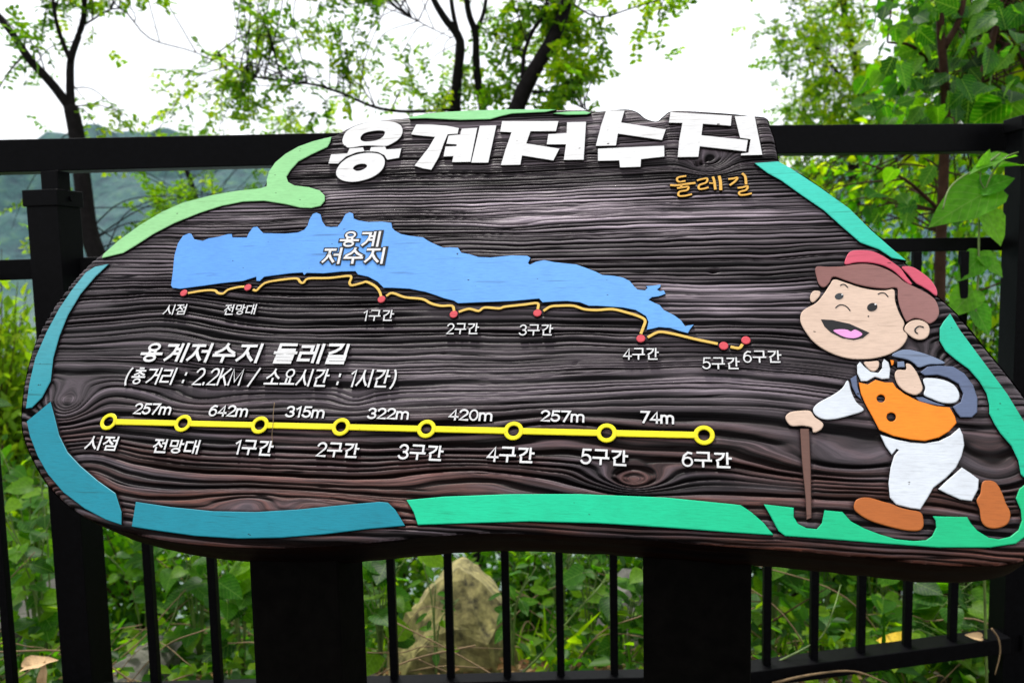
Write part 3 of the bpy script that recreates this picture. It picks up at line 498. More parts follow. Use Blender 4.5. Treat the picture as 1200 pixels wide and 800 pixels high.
# sunk groove round every raised piece
msk = np.zeros(GX.shape, np.float32)
for loops in SHAPES:
    a = np.concatenate(loops); lo = a.min(0); hi = a.max(0)
    i0 = max(0, int((lo[0]-mn[0])/SX)-1); i1 = int((hi[0]-mn[0])/SX)+2; j0 = max(0, int((lo[1]-mn[1])/SY)-1); j1 = int((hi[1]-mn[1])/SY)+2
    msk[j0:j1, i0:i1] = np.maximum(msk[j0:j1, i0:i1], inside(loops, GX[j0:j1, i0:i1], GY[j0:j1, i0:i1]))
halo = msk.copy()
for _ in range(2):
    h2 = halo.copy()
    h2[1:] = np.maximum(h2[1:], halo[:-1]); h2[:-1] = np.maximum(h2[:-1], halo[1:])
    if _: h2[:, 1:] = np.maximum(h2[:, 1:], halo[:, :-1]); h2[:, :-1] = np.maximum(h2[:, :-1], halo[:, 1:])
    halo = h2
for _ in range(2):
    halo = (halo+np.roll(halo, 1, 0)+np.roll(halo, -1, 0)+np.roll(halo, 1, 1)+np.roll(halo, -1, 1))/5
# grain field: closed contours become knots and cathedral eyes
PHI = GY+0.016*(vnoise(GX, GY, 0.35, 3)-0.5)+0.0045*(vnoise(GX, GY*2, 0.09, 4)-0.5)+0.0016*(vnoise(GX, GY*3, 0.03, 14)-0.5)+0.01*GX
KN = [(330, 585, .15, .020, -.026), (330, 590, .03, .012, .007), (742, 563, .055, .018, .030), (742, 563, .02, .012, .012), (1000, 545, .10, .028, .027), (76, 476, .045, .035, .055), (832, 190, .030, .024, .036), (850, 470, .22, .070, -.028),
      (415, 468, .03, .018, .012), (560, 560, .10, .025, -.02), (230, 470, .08, .02, .018), (600, 262, .05, .012, .008), (1040, 430, .10, .06, .02), (200, 370, .10, .06, -.02), (1075, 430, .03, .03, .04), (650, 500, .10, .03, -.018), (100, 560, .05, .05, -.02), (1170, 560, .05, .05, .03)]
for x, y, su, sv, A_ in KN:
    c = K(x, y); PHI = PHI+A_*np.exp(-((GX-c[0])/su)**2-((GY-c[1])/sv)**2)
ph = np.linspace(-0.6, 0.75, 24000); tab = np.zeros_like(ph); tab2 = np.zeros_like(ph)
p = -0.6
while p < 0.75:
    big = 0.0135 if p < -0.06 else (0.0080 if p < 0.05 else 0.0058)
    step = big*random.uniform(0.4, 1.5); wd = max(0.0007, step*random.uniform(0.11, 0.22)); dp = random.uniform(0.35, 1.0)*min(1, step/0.008+0.2)
    sel = slice(max(0, int((p-0.03+0.6)/1.35*24000)), int((p+0.03+0.6)/1.35*24000))
    q = (ph[sel]-p)/wd; prof = dp*np.exp(-np.where(q > 0, q*0.55, q*1.5)**2*1.0)
    tab[sel] = np.maximum(tab[sel], prof); p += step
r2 = np.random.default_rng(11); fine = np.interp(ph, np.arange(-0.6, 0.76, 0.0016), r2.random(len(np.arange(-0.6, 0.76, 0.0016))))
zone = np.interp(ph, np.arange(-0.6, 0.8, 0.03), 0.35+0.75*r2.random(len(np.arange(-0.6, 0.8, 0.03))))
gph = np.clip(np.abs(np.gradient(PHI, axis=0)/SY)*1.5-0.15, 0.05, 1)
dep = 0.25+1.3*vnoise(GX, PHI*9, 0.12, 8)
calm = np.ones(GX.shape)
for x, y, su, sv, k in [(640, 243, .14, .025, .75), (800, 250, .12, .02, .5), (845, 345, .10, .02, .4), (290, 257, .12, .012, .4), (380, 590, .10, .018, .75), (560, 450, .10, .03, .6), (330, 470, .16, .02, .45), (745, 563, .02, .012, .9), (1080, 560, .05, .03, .6), (870, 440, .08, .03, .5)]:
    c = K(x, y); calm -= k*np.exp(-((GX-c[0])/su)**2-((GY-c[1])/sv)**2)
Hh = -0.0058*np.interp(PHI, ph, tab)*dep*gph*np.clip(calm, 0.08, 1)*np.interp(PHI, ph, zone).clip(0.45, 1.1)
Hh -= 0.0007*np.interp(PHI, ph, fine)*(0.5+vnoise(GX, PHI*9, 0.06, 9)) + 0.0022*(vnoise(GX, GY, 0.12, 10))
Hh -= 0.0012*np.clip(vnoise(GX*1, PHI*8, 0.018, 12)-0.55, 0, 1)*3*(1-calm*0.8)
# a black split in the knot under the title, one in the middle, a few bore holes
for x, y, su, sv, d in [(818, 190, .006, .005, .010), (826, 187, .003, .006, .006), (606, 262, .020, .0012, .005), (592, 267, .012, .001, .004), (391, 261, .0016, .0016, .006), (520, 413, .003, .0015, .003), (674, 425, .003, .003, .002), (837, 316, .006, .004, .006)]:
    c = K(x, y); Hh -= d*np.exp(-((GX-c[0]-0.4*(GY-c[1]))/su)**2-((GY-c[1])/sv)**2)
ckm = np.zeros(GX.shape)
for _ in range(170):
    cu_, cp = random.uniform(-0.72, 0.68), random.uniform(-0.3, 0.45); su = random.uniform(0.006, 0.03); sv = random.uniform(0.0004, 0.0011); sl_ = random.uniform(-0.08, 0.08)
    i0 = max(0, int((cu_-3*su-mn[0])/SX)); i1 = max(0, int((cu_+3*su-mn[0])/SX)); a = GX[:, i0:i1]; b = PHI[:, i0:i1]
    ckm[:, i0:i1] = np.maximum(ckm[:, i0:i1], np.exp(-((a-cu_)/su)**2-((b-cp-sl_*(a-cu_))/sv)**2))
Hh -= 0.0022*ckm
Hh = np.where(halo > 0, Hh*(1-halo)-0.0032*halo, Hh)
R0 = 0.010
rr = np.clip(1-rim/R0, 0, 1); Hh -= R0*0.75*(1-np.sqrt(np.clip(1-rr*rr, 0, 1)))
cell = ins[:-1, :-1] & ins[1:, :-1] & ins[:-1, 1:] & ins[1:, 1:]
used = np.zeros(GX.shape, bool); used[:-1, :-1] |= cell; used[1:, :-1] |= cell; used[:-1, 1:] |= cell; used[1:, 1:] |= cell
full = np.zeros(GX.shape, bool); full[1:-1, 1:-1] = cell[:-1, :-1] & cell[1:, :-1] & cell[:-1, 1:] & cell[1:, 1:]
edge = used & ~full
ex, ey = GX[edge], GY[edge]; D = (ex[:, None]-dense[None, :, 0])**2+(ey[:, None]-dense[None, :, 1])**2; ni = D.argmin(1)
XX, YY = GX.copy(), GY.copy(); XX[edge] = dense[ni, 0]; YY[edge] = dense[ni, 1]; Hh[edge] = -R0*0.75-0.001
vid = -np.ones(GX.shape, int); vid[used] = np.arange(used.sum())
Vb = np.stack([XX[used], YY[used], Hh[used]], 1).astype(np.float32)
jj, ii = np.nonzero(cell); quads = np.stack([vid[jj, ii], vid[jj, ii+1], vid[jj+1, ii+1], vid[jj+1, ii]], 1).astype(np.int32)
me = bpy.data.meshes.new('board'); me.vertices.add(len(Vb)); me.vertices.foreach_set('co', Vb.ravel())
me.loops.add(quads.size); me.loops.foreach_set('vertex_index', quads.ravel())
me.polygons.add(len(quads)); me.polygons.foreach_set('loop_start', np.arange(0, quads.size, 4, dtype=np.int32)); me.polygons.foreach_set('loop_total', np.full(len(quads), 4, np.int32))
me.polygons.foreach_set('use_smooth', np.ones(len(quads), bool))
at_ = me.attributes.new('grain', 'FLOAT_VECTOR', 'POINT'); at_.data.foreach_set('vector', np.stack([GX[used], PHI[used], Hh[used]], 1).astype(np.float32).ravel())
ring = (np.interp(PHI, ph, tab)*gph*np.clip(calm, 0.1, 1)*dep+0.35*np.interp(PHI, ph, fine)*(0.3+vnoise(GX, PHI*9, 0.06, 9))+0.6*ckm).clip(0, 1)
sheen_tone = np.zeros(GX.shape)  # mask of painted sheen: broad pale patches lightening the board's colour
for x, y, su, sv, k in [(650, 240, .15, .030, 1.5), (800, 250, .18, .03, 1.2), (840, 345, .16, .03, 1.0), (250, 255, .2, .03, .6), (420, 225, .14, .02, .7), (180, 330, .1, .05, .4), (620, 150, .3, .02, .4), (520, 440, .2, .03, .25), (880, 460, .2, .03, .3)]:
    c = K(x, y); sheen_tone += k*np.exp(-((GX-c[0])/su)**2-((PHI-c[1]-0.003)/sv)**2)
sheen_tone = (sheen_tone*(0.55+0.9*vnoise(GX, PHI*5, 0.07, 61))).clip(0, 0.85)
for nm_, ar in (('ring', ring), ('sheen_tone', sheen_tone)):
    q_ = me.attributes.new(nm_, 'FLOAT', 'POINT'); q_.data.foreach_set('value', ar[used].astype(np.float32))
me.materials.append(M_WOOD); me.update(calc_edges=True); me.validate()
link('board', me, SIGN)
# sawn flank and back of the slab
TH = 0.118; n_ = len(dense); rows = []; prof = [(0.0005, -0.0065), (0.001, -0.012), (0.0015, -0.030), (0.001, -0.075), (-0.003, -0.108), (-0.008, -TH)]
tt = np.roll(dense, -1, 0)-np.roll(dense, 1, 0); tt /= np.linalg.norm(tt, axis=1, keepdims=True)+1e-9; on = np.stack([tt[:, 1], -tt[:, 0]], 1)
s = np.arange(n_)*0.003; Vf = []; gr = []
for k, (o_, z) in enumerate(prof):
    wob = 0.0018*(vnoise(s, np.full(n_, k*0.7), 0.02, 21)-0.5)*(0 if k == 0 else 1)
    P = dense+on*(o_+wob[:, None]); Vf += [(a, b, z) for a, b in P]; gr += [(a, z*0.8+b*0.1, 0) for a, b in P]
Ff = [(k*n_+i, (k+1)*n_+i, (k+1)*n_+(i+1) % n_, k*n_+(i+1) % n_) for k in range(len(prof)-1) for i in range(n_)]
Ff.append(tuple((len(prof)-1)*n_+i for i in range(n_))[::-1])
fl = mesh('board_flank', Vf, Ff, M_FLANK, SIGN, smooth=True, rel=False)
a_ = fl.data.attributes.new('grain', 'FLOAT_VECTOR', 'POINT'); a_.data.foreach_set('vector', np.array(gr, np.float32).ravel())
# a stem of dry grass lying over the timeline
def tube(pts, rad, n=6):
    p = np.array(pts, float); R = np.array(rad if hasattr(rad, '__len__') else [rad]*len(p), float)
    t = np.gradient(p, axis=0); t /= np.linalg.norm(t, axis=1, keepdims=True)+1e-12
    ref = np.array([0.31, 0.17, 0.93]); a = np.cross(t, ref); a /= np.linalg.norm(a, axis=1, keepdims=True)+1e-9; b = np.cross(t, a)
    V = []; 
    for k in range(n):
        c, s_ = math.cos(2*math.pi*k/n), math.sin(2*math.pi*k/n); V.append(p+(a*c+b*s_)*R[:, None])
    V = np.stack(V, 1).reshape(-1, 3); m_ = len(p)
    Fc = [(i*n+k, i*n+(k+1) % n, (i+1)*n+(k+1) % n, (i+1)*n+k) for i in range(m_-1) for k in range(n)]
    Fc += [tuple(range(n))[::-1], tuple((m_-1)*n+k for k in range(n))]; return V, Fc
def tubes(name, lst, m, parent=None, n=6, smooth=True):
    V = []; Fc = []; o = 0
    for pts, rad in lst:
        v, f = tube(pts, rad, n); V.append(v); Fc += [tuple(x+o for x in q) for q in f]; o += len(v)
    return mesh(name, np.concatenate(V), Fc, m, parent, smooth=smooth)
M_DRY = m_plain('dry_stem', (0.17, 0.11, 0.05), 0.8, 60, 0.3, 0.1)
pp = smooth_open([K(322, 472), K(321.5, 485), K(322, 497), K(320, 510), K(320, 522)], 4); zz = np.linspace(0.002, 0.0052, len(pp)); zz = 0.0012+0.0045*np.exp(-((np.arange(len(pp))-8)/5.0)**2)
o = tubes('dry_grass_stem', [([SO+SH*a+SU*b+SN*c for (a, b), c in zip(pp, zz)], 0.00045)], M_DRY); tag(o, 'thin dry grass stem lying across the yellow route line of the sign', 'grass stem')

# posts of the sign
def box(name, c, ax, ay, az, m, parent=None, bev=0.0, rel=True):
    "c centre; ax, ay, az half-axis vectors; chamfered along all edges"
    c, ax, ay, az = (np.asarray(q, float) for q in (c, ax, ay, az))
    bm = bmesh.new(); bmesh.ops.create_cube(bm, size=2)
    L = [np.linalg.norm(q) for q in (ax, ay, az)]
    for v in bm.verts: v.co = Vector((v.co.x*L[0], v.co.y*L[1], v.co.z*L[2]))
    if bev: bmesh.ops.bevel(bm, geom=bm.edges[:], offset=bev, segments=2, profile=0.5, affect='EDGES')
    V = [c+ax*v.co.x/L[0]+ay*v.co.y/L[1]+az*v.co.z/L[2] for v in bm.verts]; Fc = [[v.index for v in f.verts] for f in bm.faces]; bm.free()
    return mesh(name, V, Fc, m, parent, rel=rel)
def sbox(name, c, ax, ay, az, m, bev):
    o = box(name, c, ax, ay, az, m, None, bev); co = np.empty(len(o.data.vertices)*3); o.data.vertices.foreach_get('co', co)
    o.data.vertices.foreach_set('co', to_sign(co.reshape(-1, 3)).ravel()); o.data.update(); o.parent = SIGN; return o
def hv(v): return np.array(v, float)
UPZ = np.array([0, 0, 1.0])
for xl, xr, dz in ((289, 396, 1.20), (753, 881, 1.12)):
    a = at(xl, 700, dz); b_ = at(xr, 700, dz-0.02)
    wdt = 0.068; c = (a+b_)/2; back = np.array([math.sin(YAW), math.cos(YAW), 0])
    wdt = abs((b_-a) @ SH)/2; top = 0.69
    cc = np.array([c[0], c[1], 0])+back*0.055+UPZ*(top/2-0.05)
    sbox('post', cc, SH*wdt, back*0.05, UPZ*(top/2+0.05), M_POST, 0.006)
c0, c1 = K(300, 560), K(860, 560)
for yy in (560, 330):
    a = K(330, yy); b_ = K(850, yy); P0 = SO+SH*a[0]+SU*a[1]-SN*(TH+0.022); P1 = SO+SH*b_[0]+SU*b_[1]-SN*(TH+0.022)
    sbox('batten', (P0+P1)/2, (P1-P0)/2, SU*0.03, SN*0.021, M_POST, 0.003)

# ------------------------------------------------------------------ fence
def beam(name, P, Q, hh, dd, m, parent, bev=0.002, up=UPZ):
    P, Q = hv(P), hv(Q); ax = (Q-P)/2; f = np.cross(ax/np.linalg.norm(ax), up); f /= np.linalg.norm(f); u_ = np.cross(f, ax/np.linalg.norm(ax)); 
    return box(name, (P+Q)/2, ax, f*dd/2, -u_*hh/2, m, parent, bev)
def zl(x): return 1.90+(x-60)*(2.10-1.90)/740     # depth of the left panel
def zr(x): return 2.10+(x-800)*(0.14)/380
FN = empty('metal_fence', loc=tuple(at(800, 800, 2.1)*np.array([1, 1, 0]))); tag(FN, 'black metal railing of two bays behind the sign with slim upright bars', 'fence')
rails = [  # x0,y0,x1,y1 along the rail's middle line, height m, depth m
 (-260, 191, 800, 166.5, 0.072, 0.06, zl), (-260, 325, 800, 291, 0.046, 0.04, zl), (-260, 826, 800, 797, 0.046, 0.045, zl)]
for x0, y0, x1, y1, hh, dd, z in rails: beam('rail', at(x0, y0, z(x0)), at(x1, y1, z(x1)), hh, dd, M_METAL, FN)
for x0, y0, x1, y1, hh, dd in [(800, 166.5, 1190, 162.5, 0.072, 0.06), (800, 291, 1186, 285.5, 0.036, 0.04), (800, 800, 1175, 750, 0.044, 0.06)]:
    beam('rail', at(x0, y0, zr(x0)), at(x1, y1, zr(x1)), hh, dd, M_METAL, FN)
for y0, y1, hh in ((162.5, 158, 0.072), (285.5, 282, 0.036), (750, 735, 0.044)):
    beam('rail', at(1190, y0, 2.24), at(1520, y1, 2.36), hh, 0.05, M_METAL, FN)
def upright(name, x, yb, yt, z, wd, parent, dd=None, ax=None, m=M_METAL, drop=0.0):
    A_ = at(x, yb, z); B_ = at(x, yt, z); c = A_*np.array([1, 1, 0]); h0, h1 = A_[2]-drop, B_[2]
    ax = np.array([1.0, -0.05, 0]) if ax is None else ax; ax = ax/np.linalg.norm(ax); ay = np.array([-ax[1], ax[0], 0])
    return box(name, c+UPZ*(h0+h1)/2, ax*wd/2, ay*(dd or wd)/2, UPZ*(h1-h0)/2, m, parent, 0.0012)
YL = lambda x: 826-(x+260)*29/1060
for xb in (-125, -55, 16, 184, 257, 327, 396, 463, 529, 595, 657.5, 720): upright('baluster', xb, YL(xb), 320-(xb)*0.032, zl(xb)+0.002, 0.019, FN)
for xb in (846, 898, 953, 1008, 1062, 1115): upright('baluster', xb, 800-(xb-800)*0.133, 299-(xb-800)*0.014, zr(xb), 0.0195, FN)
for xb in (1265, 1325, 1385, 1445): upright('baluster', xb, 742, 284, 2.3, 0.0195, FN)
def fpost(x, z, ytop, wd, ax, stub):
    upright('fence_post', x, 760, ytop, z, wd, FN, wd, ax, drop=0.75)
    A_ = at(x, 760, z); A_[2] = at(x, ytop, z)[2]; ax = ax/np.linalg.norm(ax); ay = np.array([-ax[1], ax[0], 0])
    box('post_cap', A_+UPZ*(-0.012), ax*(wd/2+0.005), ay*(wd/2+0.005), UPZ*0.018, M_METAL, FN, 0.002)
    if stub: box('post_stub', A_+UPZ*0.024+ay*0.012, ax*0.021, ay*0.021, UPZ*0.026, M_METAL, FN, 0.002)
    V, Fc = tube([A_-UPZ*0.012+ax*(wd/2+0.004), A_-UPZ*0.012+ax*(wd/2+0.009)], 0.006, 8)
    mesh('bolt', V, Fc, M_METAL, FN)
fpost(101, 1.95, 231, 0.076, np.array([1.0, -0.16, 0]), True)
fpost(1183, 2.27, 150, 0.078, np.array([1.0, -0.03, 0]), False)
fpost(-420, 1.78, 224, 0.076, np.array([1.0, -0.16, 0]), True)

# ------------------------------------------------------------------ ground, lake, hills
def gh(x, y):
    x = np.asarray(x, float); y = np.asarray(y, float)
    h = np.interp(y, [0, 1.9, 2.4, 3, 4, 5, 6.5, 9], [-0.10, -0.12, -0.22, -0.50, -0.95, -1.42, -2.12, -2.6])
    h = h+0.10*(vnoise(x, y, 0.8, 31)-0.5)*np.clip((y-2.0)/1, 0, 1)+0.03*(vnoise(x, y, 0.2, 32)-0.5)*np.clip((y-2.0)/1, 0, 1)
    far = np.clip((y-110)/90, 0, 1); return h+far*27*(0.55+0.9*vnoise(x, y*0.3, 60, 33))*(0.75+0.5*vnoise(x, y, 14, 34))
def sheet(name, xs, ys, hf, m, label=None):
    X, Y = np.meshgrid(xs, ys); V = np.stack([X, Y, hf(X, Y)], -1).reshape(-1, 3); nx, ny = len(xs), len(ys)
    Fc = [(j*nx+i, j*nx+i+1, (j+1)*nx+i+1, (j+1)*nx+i) for j in range(ny-1) for i in range(nx-1)]
    o = mesh(name, V, Fc, m, smooth=True); tag(o, label, kind='structure'); return o
def m_ground():
    m, n, l, b = mat('leaf_litter_earth'); tc = n.new('ShaderNodeTexCoord')
    t = noise_node(n, l, tc.outputs['Object'], 9, (1, 1, 1), 8, 0.7); t2 = n.new('ShaderNodeTexVoronoi'); t2.inputs['Scale'].default_value = 38; l.new(tc.outputs['Object'], t2.inputs[0])
    r = ramp(n, [(0.3, (0.018, 0.013, 0.008)), (0.5, (0.055, 0.038, 0.02)), (0.62, (0.03, 0.045, 0.012)), (0.75, (0.10, 0.07, 0.035))]); l.new(t.outputs[0], r.inputs[0])
    l.new(r.outputs[0], b.inputs['Base Color']); b.inputs['Roughness'].default_value = 0.9
    bump(n, l, b, t2.outputs['Distance'], 0.6, 0.02, bump(n, l, b, t.outputs[0], 0.8, 0.03)); return m
def m_hill():
    m, n, l, b = mat('wooded_hillside'); tc = n.new('ShaderNodeTexCoord')
    t = noise_node(n, l, tc.outputs['Object'], 0.35, (1, 1, 1), 8, 0.7)
    r = ramp(n, [(0.35, (0.008, 0.040, 0.060)), (0.55, (0.030, 0.105, 0.105)), (0.7, (0.08, 0.18, 0.09))]); l.new(t.outputs[0], r.inputs[0])  # blue cast of distance haze painted into the hill colours
    l.new(r.outputs[0], b.inputs['Base Color']); b.inputs['Roughness'].default_value = 0.9; bump(n, l, b, t.outputs[0], 1, 1.5); return m
M_HILL = m_hill()
sheet('ground', np.concatenate([np.linspace(-300, -8, 14)[:-1], np.linspace(-8, 8, 110), np.linspace(8, 300, 14)[1:]]), np.concatenate([[-60, -20, -5, -1], np.linspace(0, 9.5, 80), [14, 30, 60, 100]]), gh, m_ground())
sheet('hills', np.linspace(-300, 300, 240), np.concatenate([np.linspace(99, 230, 70), [300, 420]]), lambda x, y: gh(x, y)+0.05+2.2*(vnoise(x, y, 5, 35)-0.5)*np.clip((y-104)/10, 0, 1)+1.2*(vnoise(x, y, 2.4, 36)-0.5)*np.clip((y-104)/10, 0, 1), M_HILL)
def m_water():
    m, n, l, b = mat('lake_water'); tc = n.new('ShaderNodeTexCoord'); t = noise_node(n, l, tc.outputs['Object'], 1.6, (1, 2.5, 1), 4)
    b.inputs['Base Color'].default_value = (0.10, 0.15, 0.13, 1); b.inputs['Roughness'].default_value = 0.12; b.inputs['IOR'].default_value = 1.33
    bump(n, l, b, t.outputs[0], 0.35, 0.08); return m
sheet('lake', np.linspace(-300, 300, 5), np.array([5.5, 20, 60, 125]), lambda x, y: np.full(x.shape, -2.0), m_water())

# ------------------------------------------------------------------ vegetation
GRN = [(0.0, (0.018, 0.055, 0.004)), (0.4, (0.035, 0.105, 0.003)), (0.75, (0.09, 0.19, 0.004)), (1.0, (0.19, 0.28, 0.006))]
M_LEAF_A = m_leaf('locust_leaf', GRN, (3.4, 3.1, 0.8))
M_LEAF_B = m_leaf('broad_leaf', [(0.0, (0.004, 0.030, 0.003)), (0.5, (0.011, 0.080, 0.003)), (1.0, (0.05, 0.15, 0.004))], (3.8, 3.6, 0.8), 'object')
M_LEAF_BJ = m_leaf('broad_leaf_far', [(0.0, (0.010, 0.06, 0.004)), (0.4, (0.022, 0.105, 0.003)), (0.7, (0.08, 0.19, 0.004)), (1.0, (0.22, 0.30, 0.006))], (3.8, 3.6, 0.8))
M_LEAF_C = m_leaf('bright_leaf', [(0.0, (0.07, 0.16, 0.01)), (0.5, (0.16, 0.30, 0.012)), (1.0, (0.30, 0.40, 0.02))], (2.3, 2.2, 0.8))
M_LEAF_D = m_leaf('weed_leaf', [(0.0, (0.008, 0.04, 0.003)), (0.5, (0.03, 0.11, 0.004)), (1.0, (0.14, 0.25, 0.006))], (3.6, 3.3, 0.8))
M_LEAF_DO = m_leaf('weed_leaf_single', [(0.0, (0.010, 0.055, 0.003)), (0.5, (0.03, 0.13, 0.004)), (1.0, (0.12, 0.25, 0.006))], (3.6, 3.3, 0.8), 'object')
M_LITTER = m_leaf('fallen_leaf', [(0.0, (0.10, 0.05, 0.02)), (0.5, (0.24, 0.13, 0.05)), (1.0, (0.42, 0.28, 0.13))], (0.8, 0.8, 0.8), rough=0.7)
M_BARK = m_plain('dark_bark', (0.007, 0.006, 0.006), 0.9, 30, 0.5, 0.6, spec=0.1)
M_BARK2 = m_plain('brown_bark', (0.035, 0.017, 0.010), 0.85, 25, 0.5, 0.6, spec=0.1)
M_STEM = m_plain('green_stem', (0.10, 0.16, 0.03), 0.6, 30, 0.4, 0.1)

def nrm(v): return v/(np.linalg.norm(v, axis=-1, keepdims=True)+1e-9)
def leaves(name, P, D, N, L, W, m, parent=None, tint=None, fold=0.18, kind='stuff'):
    "one mesh of folded six-point leaves"
    P, D, N = np.asarray(P), nrm(np.asarray(D)), np.asarray(N); S = nrm(np.cross(D, N)); N = nrm(np.cross(S, D)); L = np.asarray(L)[:, None]; W = np.asarray(W)[:, None]
    droop = -0.12*L
    v = [P, P+D*L*0.32-S*W*0.5+N*W*fold, P+D*L*0.70-S*W*0.36+N*(W*fold+droop*0.4), P+D*L+N*droop, P+D*L*0.70+S*W*0.36+N*(W*fold+droop*0.4), P+D*L*0.32+S*W*0.5+N*W*fold]
    V = np.stack(v, 1).reshape(-1, 3); n_ = len(P)
    if parent is not None: V = V-np.array(parent.location)
    b = np.arange(n_)[:, None]*6; Q = np.concatenate([b+np.array([[0, 3, 2, 1]]), b+np.array([[0, 5, 4, 3]])], 1).reshape(-1).astype(np.int32)
    me = bpy.data.meshes.new(name); me.vertices.add(len(V)); me.vertices.foreach_set('co', V.astype(np.float32).ravel())
    me.loops.add(len(Q)); me.loops.foreach_set('vertex_index', Q); nf = len(Q)//4
    me.polygons.add(nf); me.polygons.foreach_set('loop_start', np.arange(0, len(Q), 4, dtype=np.int32)); me.polygons.foreach_set('loop_total', np.full(nf, 4, np.int32))
    t = RNG.random(n_) if tint is None else np.asarray(tint)
    a = me.attributes.new('tint', 'FLOAT', 'POINT'); a.data.foreach_set('value', np.repeat(t, 6).astype(np.float32))
    me.materials.append(m); me.update(calc_edges=True); o = link(name, me, parent)
    if kind: o['kind'] = kind
    return o
def rdir(n, up=0.0): v = RNG.normal(size=(n, 3)); v[:, 2] += up; return nrm(v)
def polypath(pts, n=5):
    p = np.array(pts, float); q = np.vstack([2*p[0]-p[1], p, 2*p[-1]-p[-2]]); out = []
    for i in range(len(p)-1):
        a, b, c, d = q[i:i+4]
        for t in np.linspace(0, 1, n, endpoint=False): out.append(0.5*((2*b)+(-a+c)*t+(2*a-5*b+4*c-d)*t*t+(-a+3*b-3*c+d)*t**3))
    out.append(p[-1]); return np.array(out)
def ground_pt(x, z):
    "point of the ground under photo column x at depth z"
    P = at(x, 600, z); return np.array([P[0], P[1], float(gh(P[0], P[1]))])
def tree(name, label, cat, group, limbs, regions, lm, bark=M_BARK, leaf=(0.022, 0.012), pairs=6, base=None, spray=0.20, big=False, per=8):
    """limbs: list of (points (x,y,depth) , r0, r1); regions: (x0,y0,x1,y1,z0,z1,twigs) where twigs reach out from the nearest limb"""
    L3 = [(polypath([at(*p) for p in pts], 4), r0, r1) for pts, r0, r1 in limbs]
    root = L3[0][0][0]
    g = np.array([root[0]+0.05, root[1], float(gh(root[0], root[1]))-0.1])
    t0 = L3[0]; L3[0] = (np.vstack([polypath([g, (g*0.55+root*0.45)+np.array([0.03, 0, 0]), root], 4)[:-1], t0[0]]), t0[1]*1.25, t0[2])
    T = empty(name, loc=tuple(g)); tag(T, label, cat, group)
    tubes('trunk', [(L3[0][0], np.linspace(L3[0][1], L3[0][2], len(L3[0][0])))], bark, T, 8)
    if len(L3) > 1:
        for pth, r0, r1 in L3[1:]: tubes('limb', [(pth, np.linspace(r0, r1, len(pth)))], bark, T, 7)
    allp = np.concatenate([q for q, _, _ in L3[:]]); allp = allp[allp[:, 2] > g[2]+0.6]
    tw = []; LP = []; LD = []; LN = []; LL = []; LW = []; LT = []
    for x0, y0, x1, y1, z0, z1, n_ in regions:
        for _ in range(n_):
            e = at(random.uniform(x0, x1), random.uniform(y0, y1), random.uniform(z0, z1))
            d = np.linalg.norm(allp-e, axis=1); cand = np.argsort(d)[:12]; s = allp[random.choice(list(cand))]
            mid = (s+e)/2+RNG.normal(size=3)*0.06*np.linalg.norm(e-s)+np.array([0, 0, 0.06])
            tl = e+nrm(e-s)*random.uniform(0.1, 0.3)+np.array([0, 0, -0.10]); pth = polypath([s, mid, e, tl], 5)
            tw.append((pth, np.linspace(0.0045, 0.001, len(pth))))
            tint0 = random.uniform(0.1, 0.7)
            for _k in range(per):
                q = pth[int(random.uniform(0.35, 1)*(len(pth)-1))]+RNG.normal(size=3)*0.02; dd = nrm(nrm(e-s)*0.5+RNG.normal(size=3)*0.8+np.array([0, 0, -0.15]))
                if big:
                    LP.append(q); LD.append(dd+np.array([0, 0, -0.3])); LN.append(rdir(1, 2.0)[0]); f = random.uniform(0.6, 1.15); LL.append(leaf[0]*f); LW.append(leaf[1]*f); LT.append(min(1, tint0+random.uniform(0, 0.45)))
                else:
                    sd_ = nrm(np.cross(dd, rdir(1, 3)[0])); up_ = nrm(np.cross(sd_, dd)); sl_ = spray*random.uniform(0.6, 1.2)
                    tw.append((np.array([q, q+dd*sl_*0.5, q+dd*sl_+up_*-0.1*sl_]), [0.0012, 0.0009, 0.0005]))
                    for i in range(pairs):
                        f = (i+1)/pairs; c = q+dd*sl_*f-up_*0.1*sl_*f*f
                        for sg in (-1, 1):
                            LP.append(c); LD.append(sd_*sg+dd*0.35+RNG.normal(size=3)*0.4); LN.append(up_+RNG.normal(size=3)*0.2); LL.append(leaf[0]*random.uniform(0.8, 1.15)); LW.append(leaf[1]); LT.append(min(1, tint0+random.uniform(0, 0.4)))
    tubes('twigs', tw, bark, T, 4)['kind'] = 'stuff'
    leaves('foliage', np.array(LP), np.array(LD), np.array(LN), LL, LW, lm, T, LT)
    return T
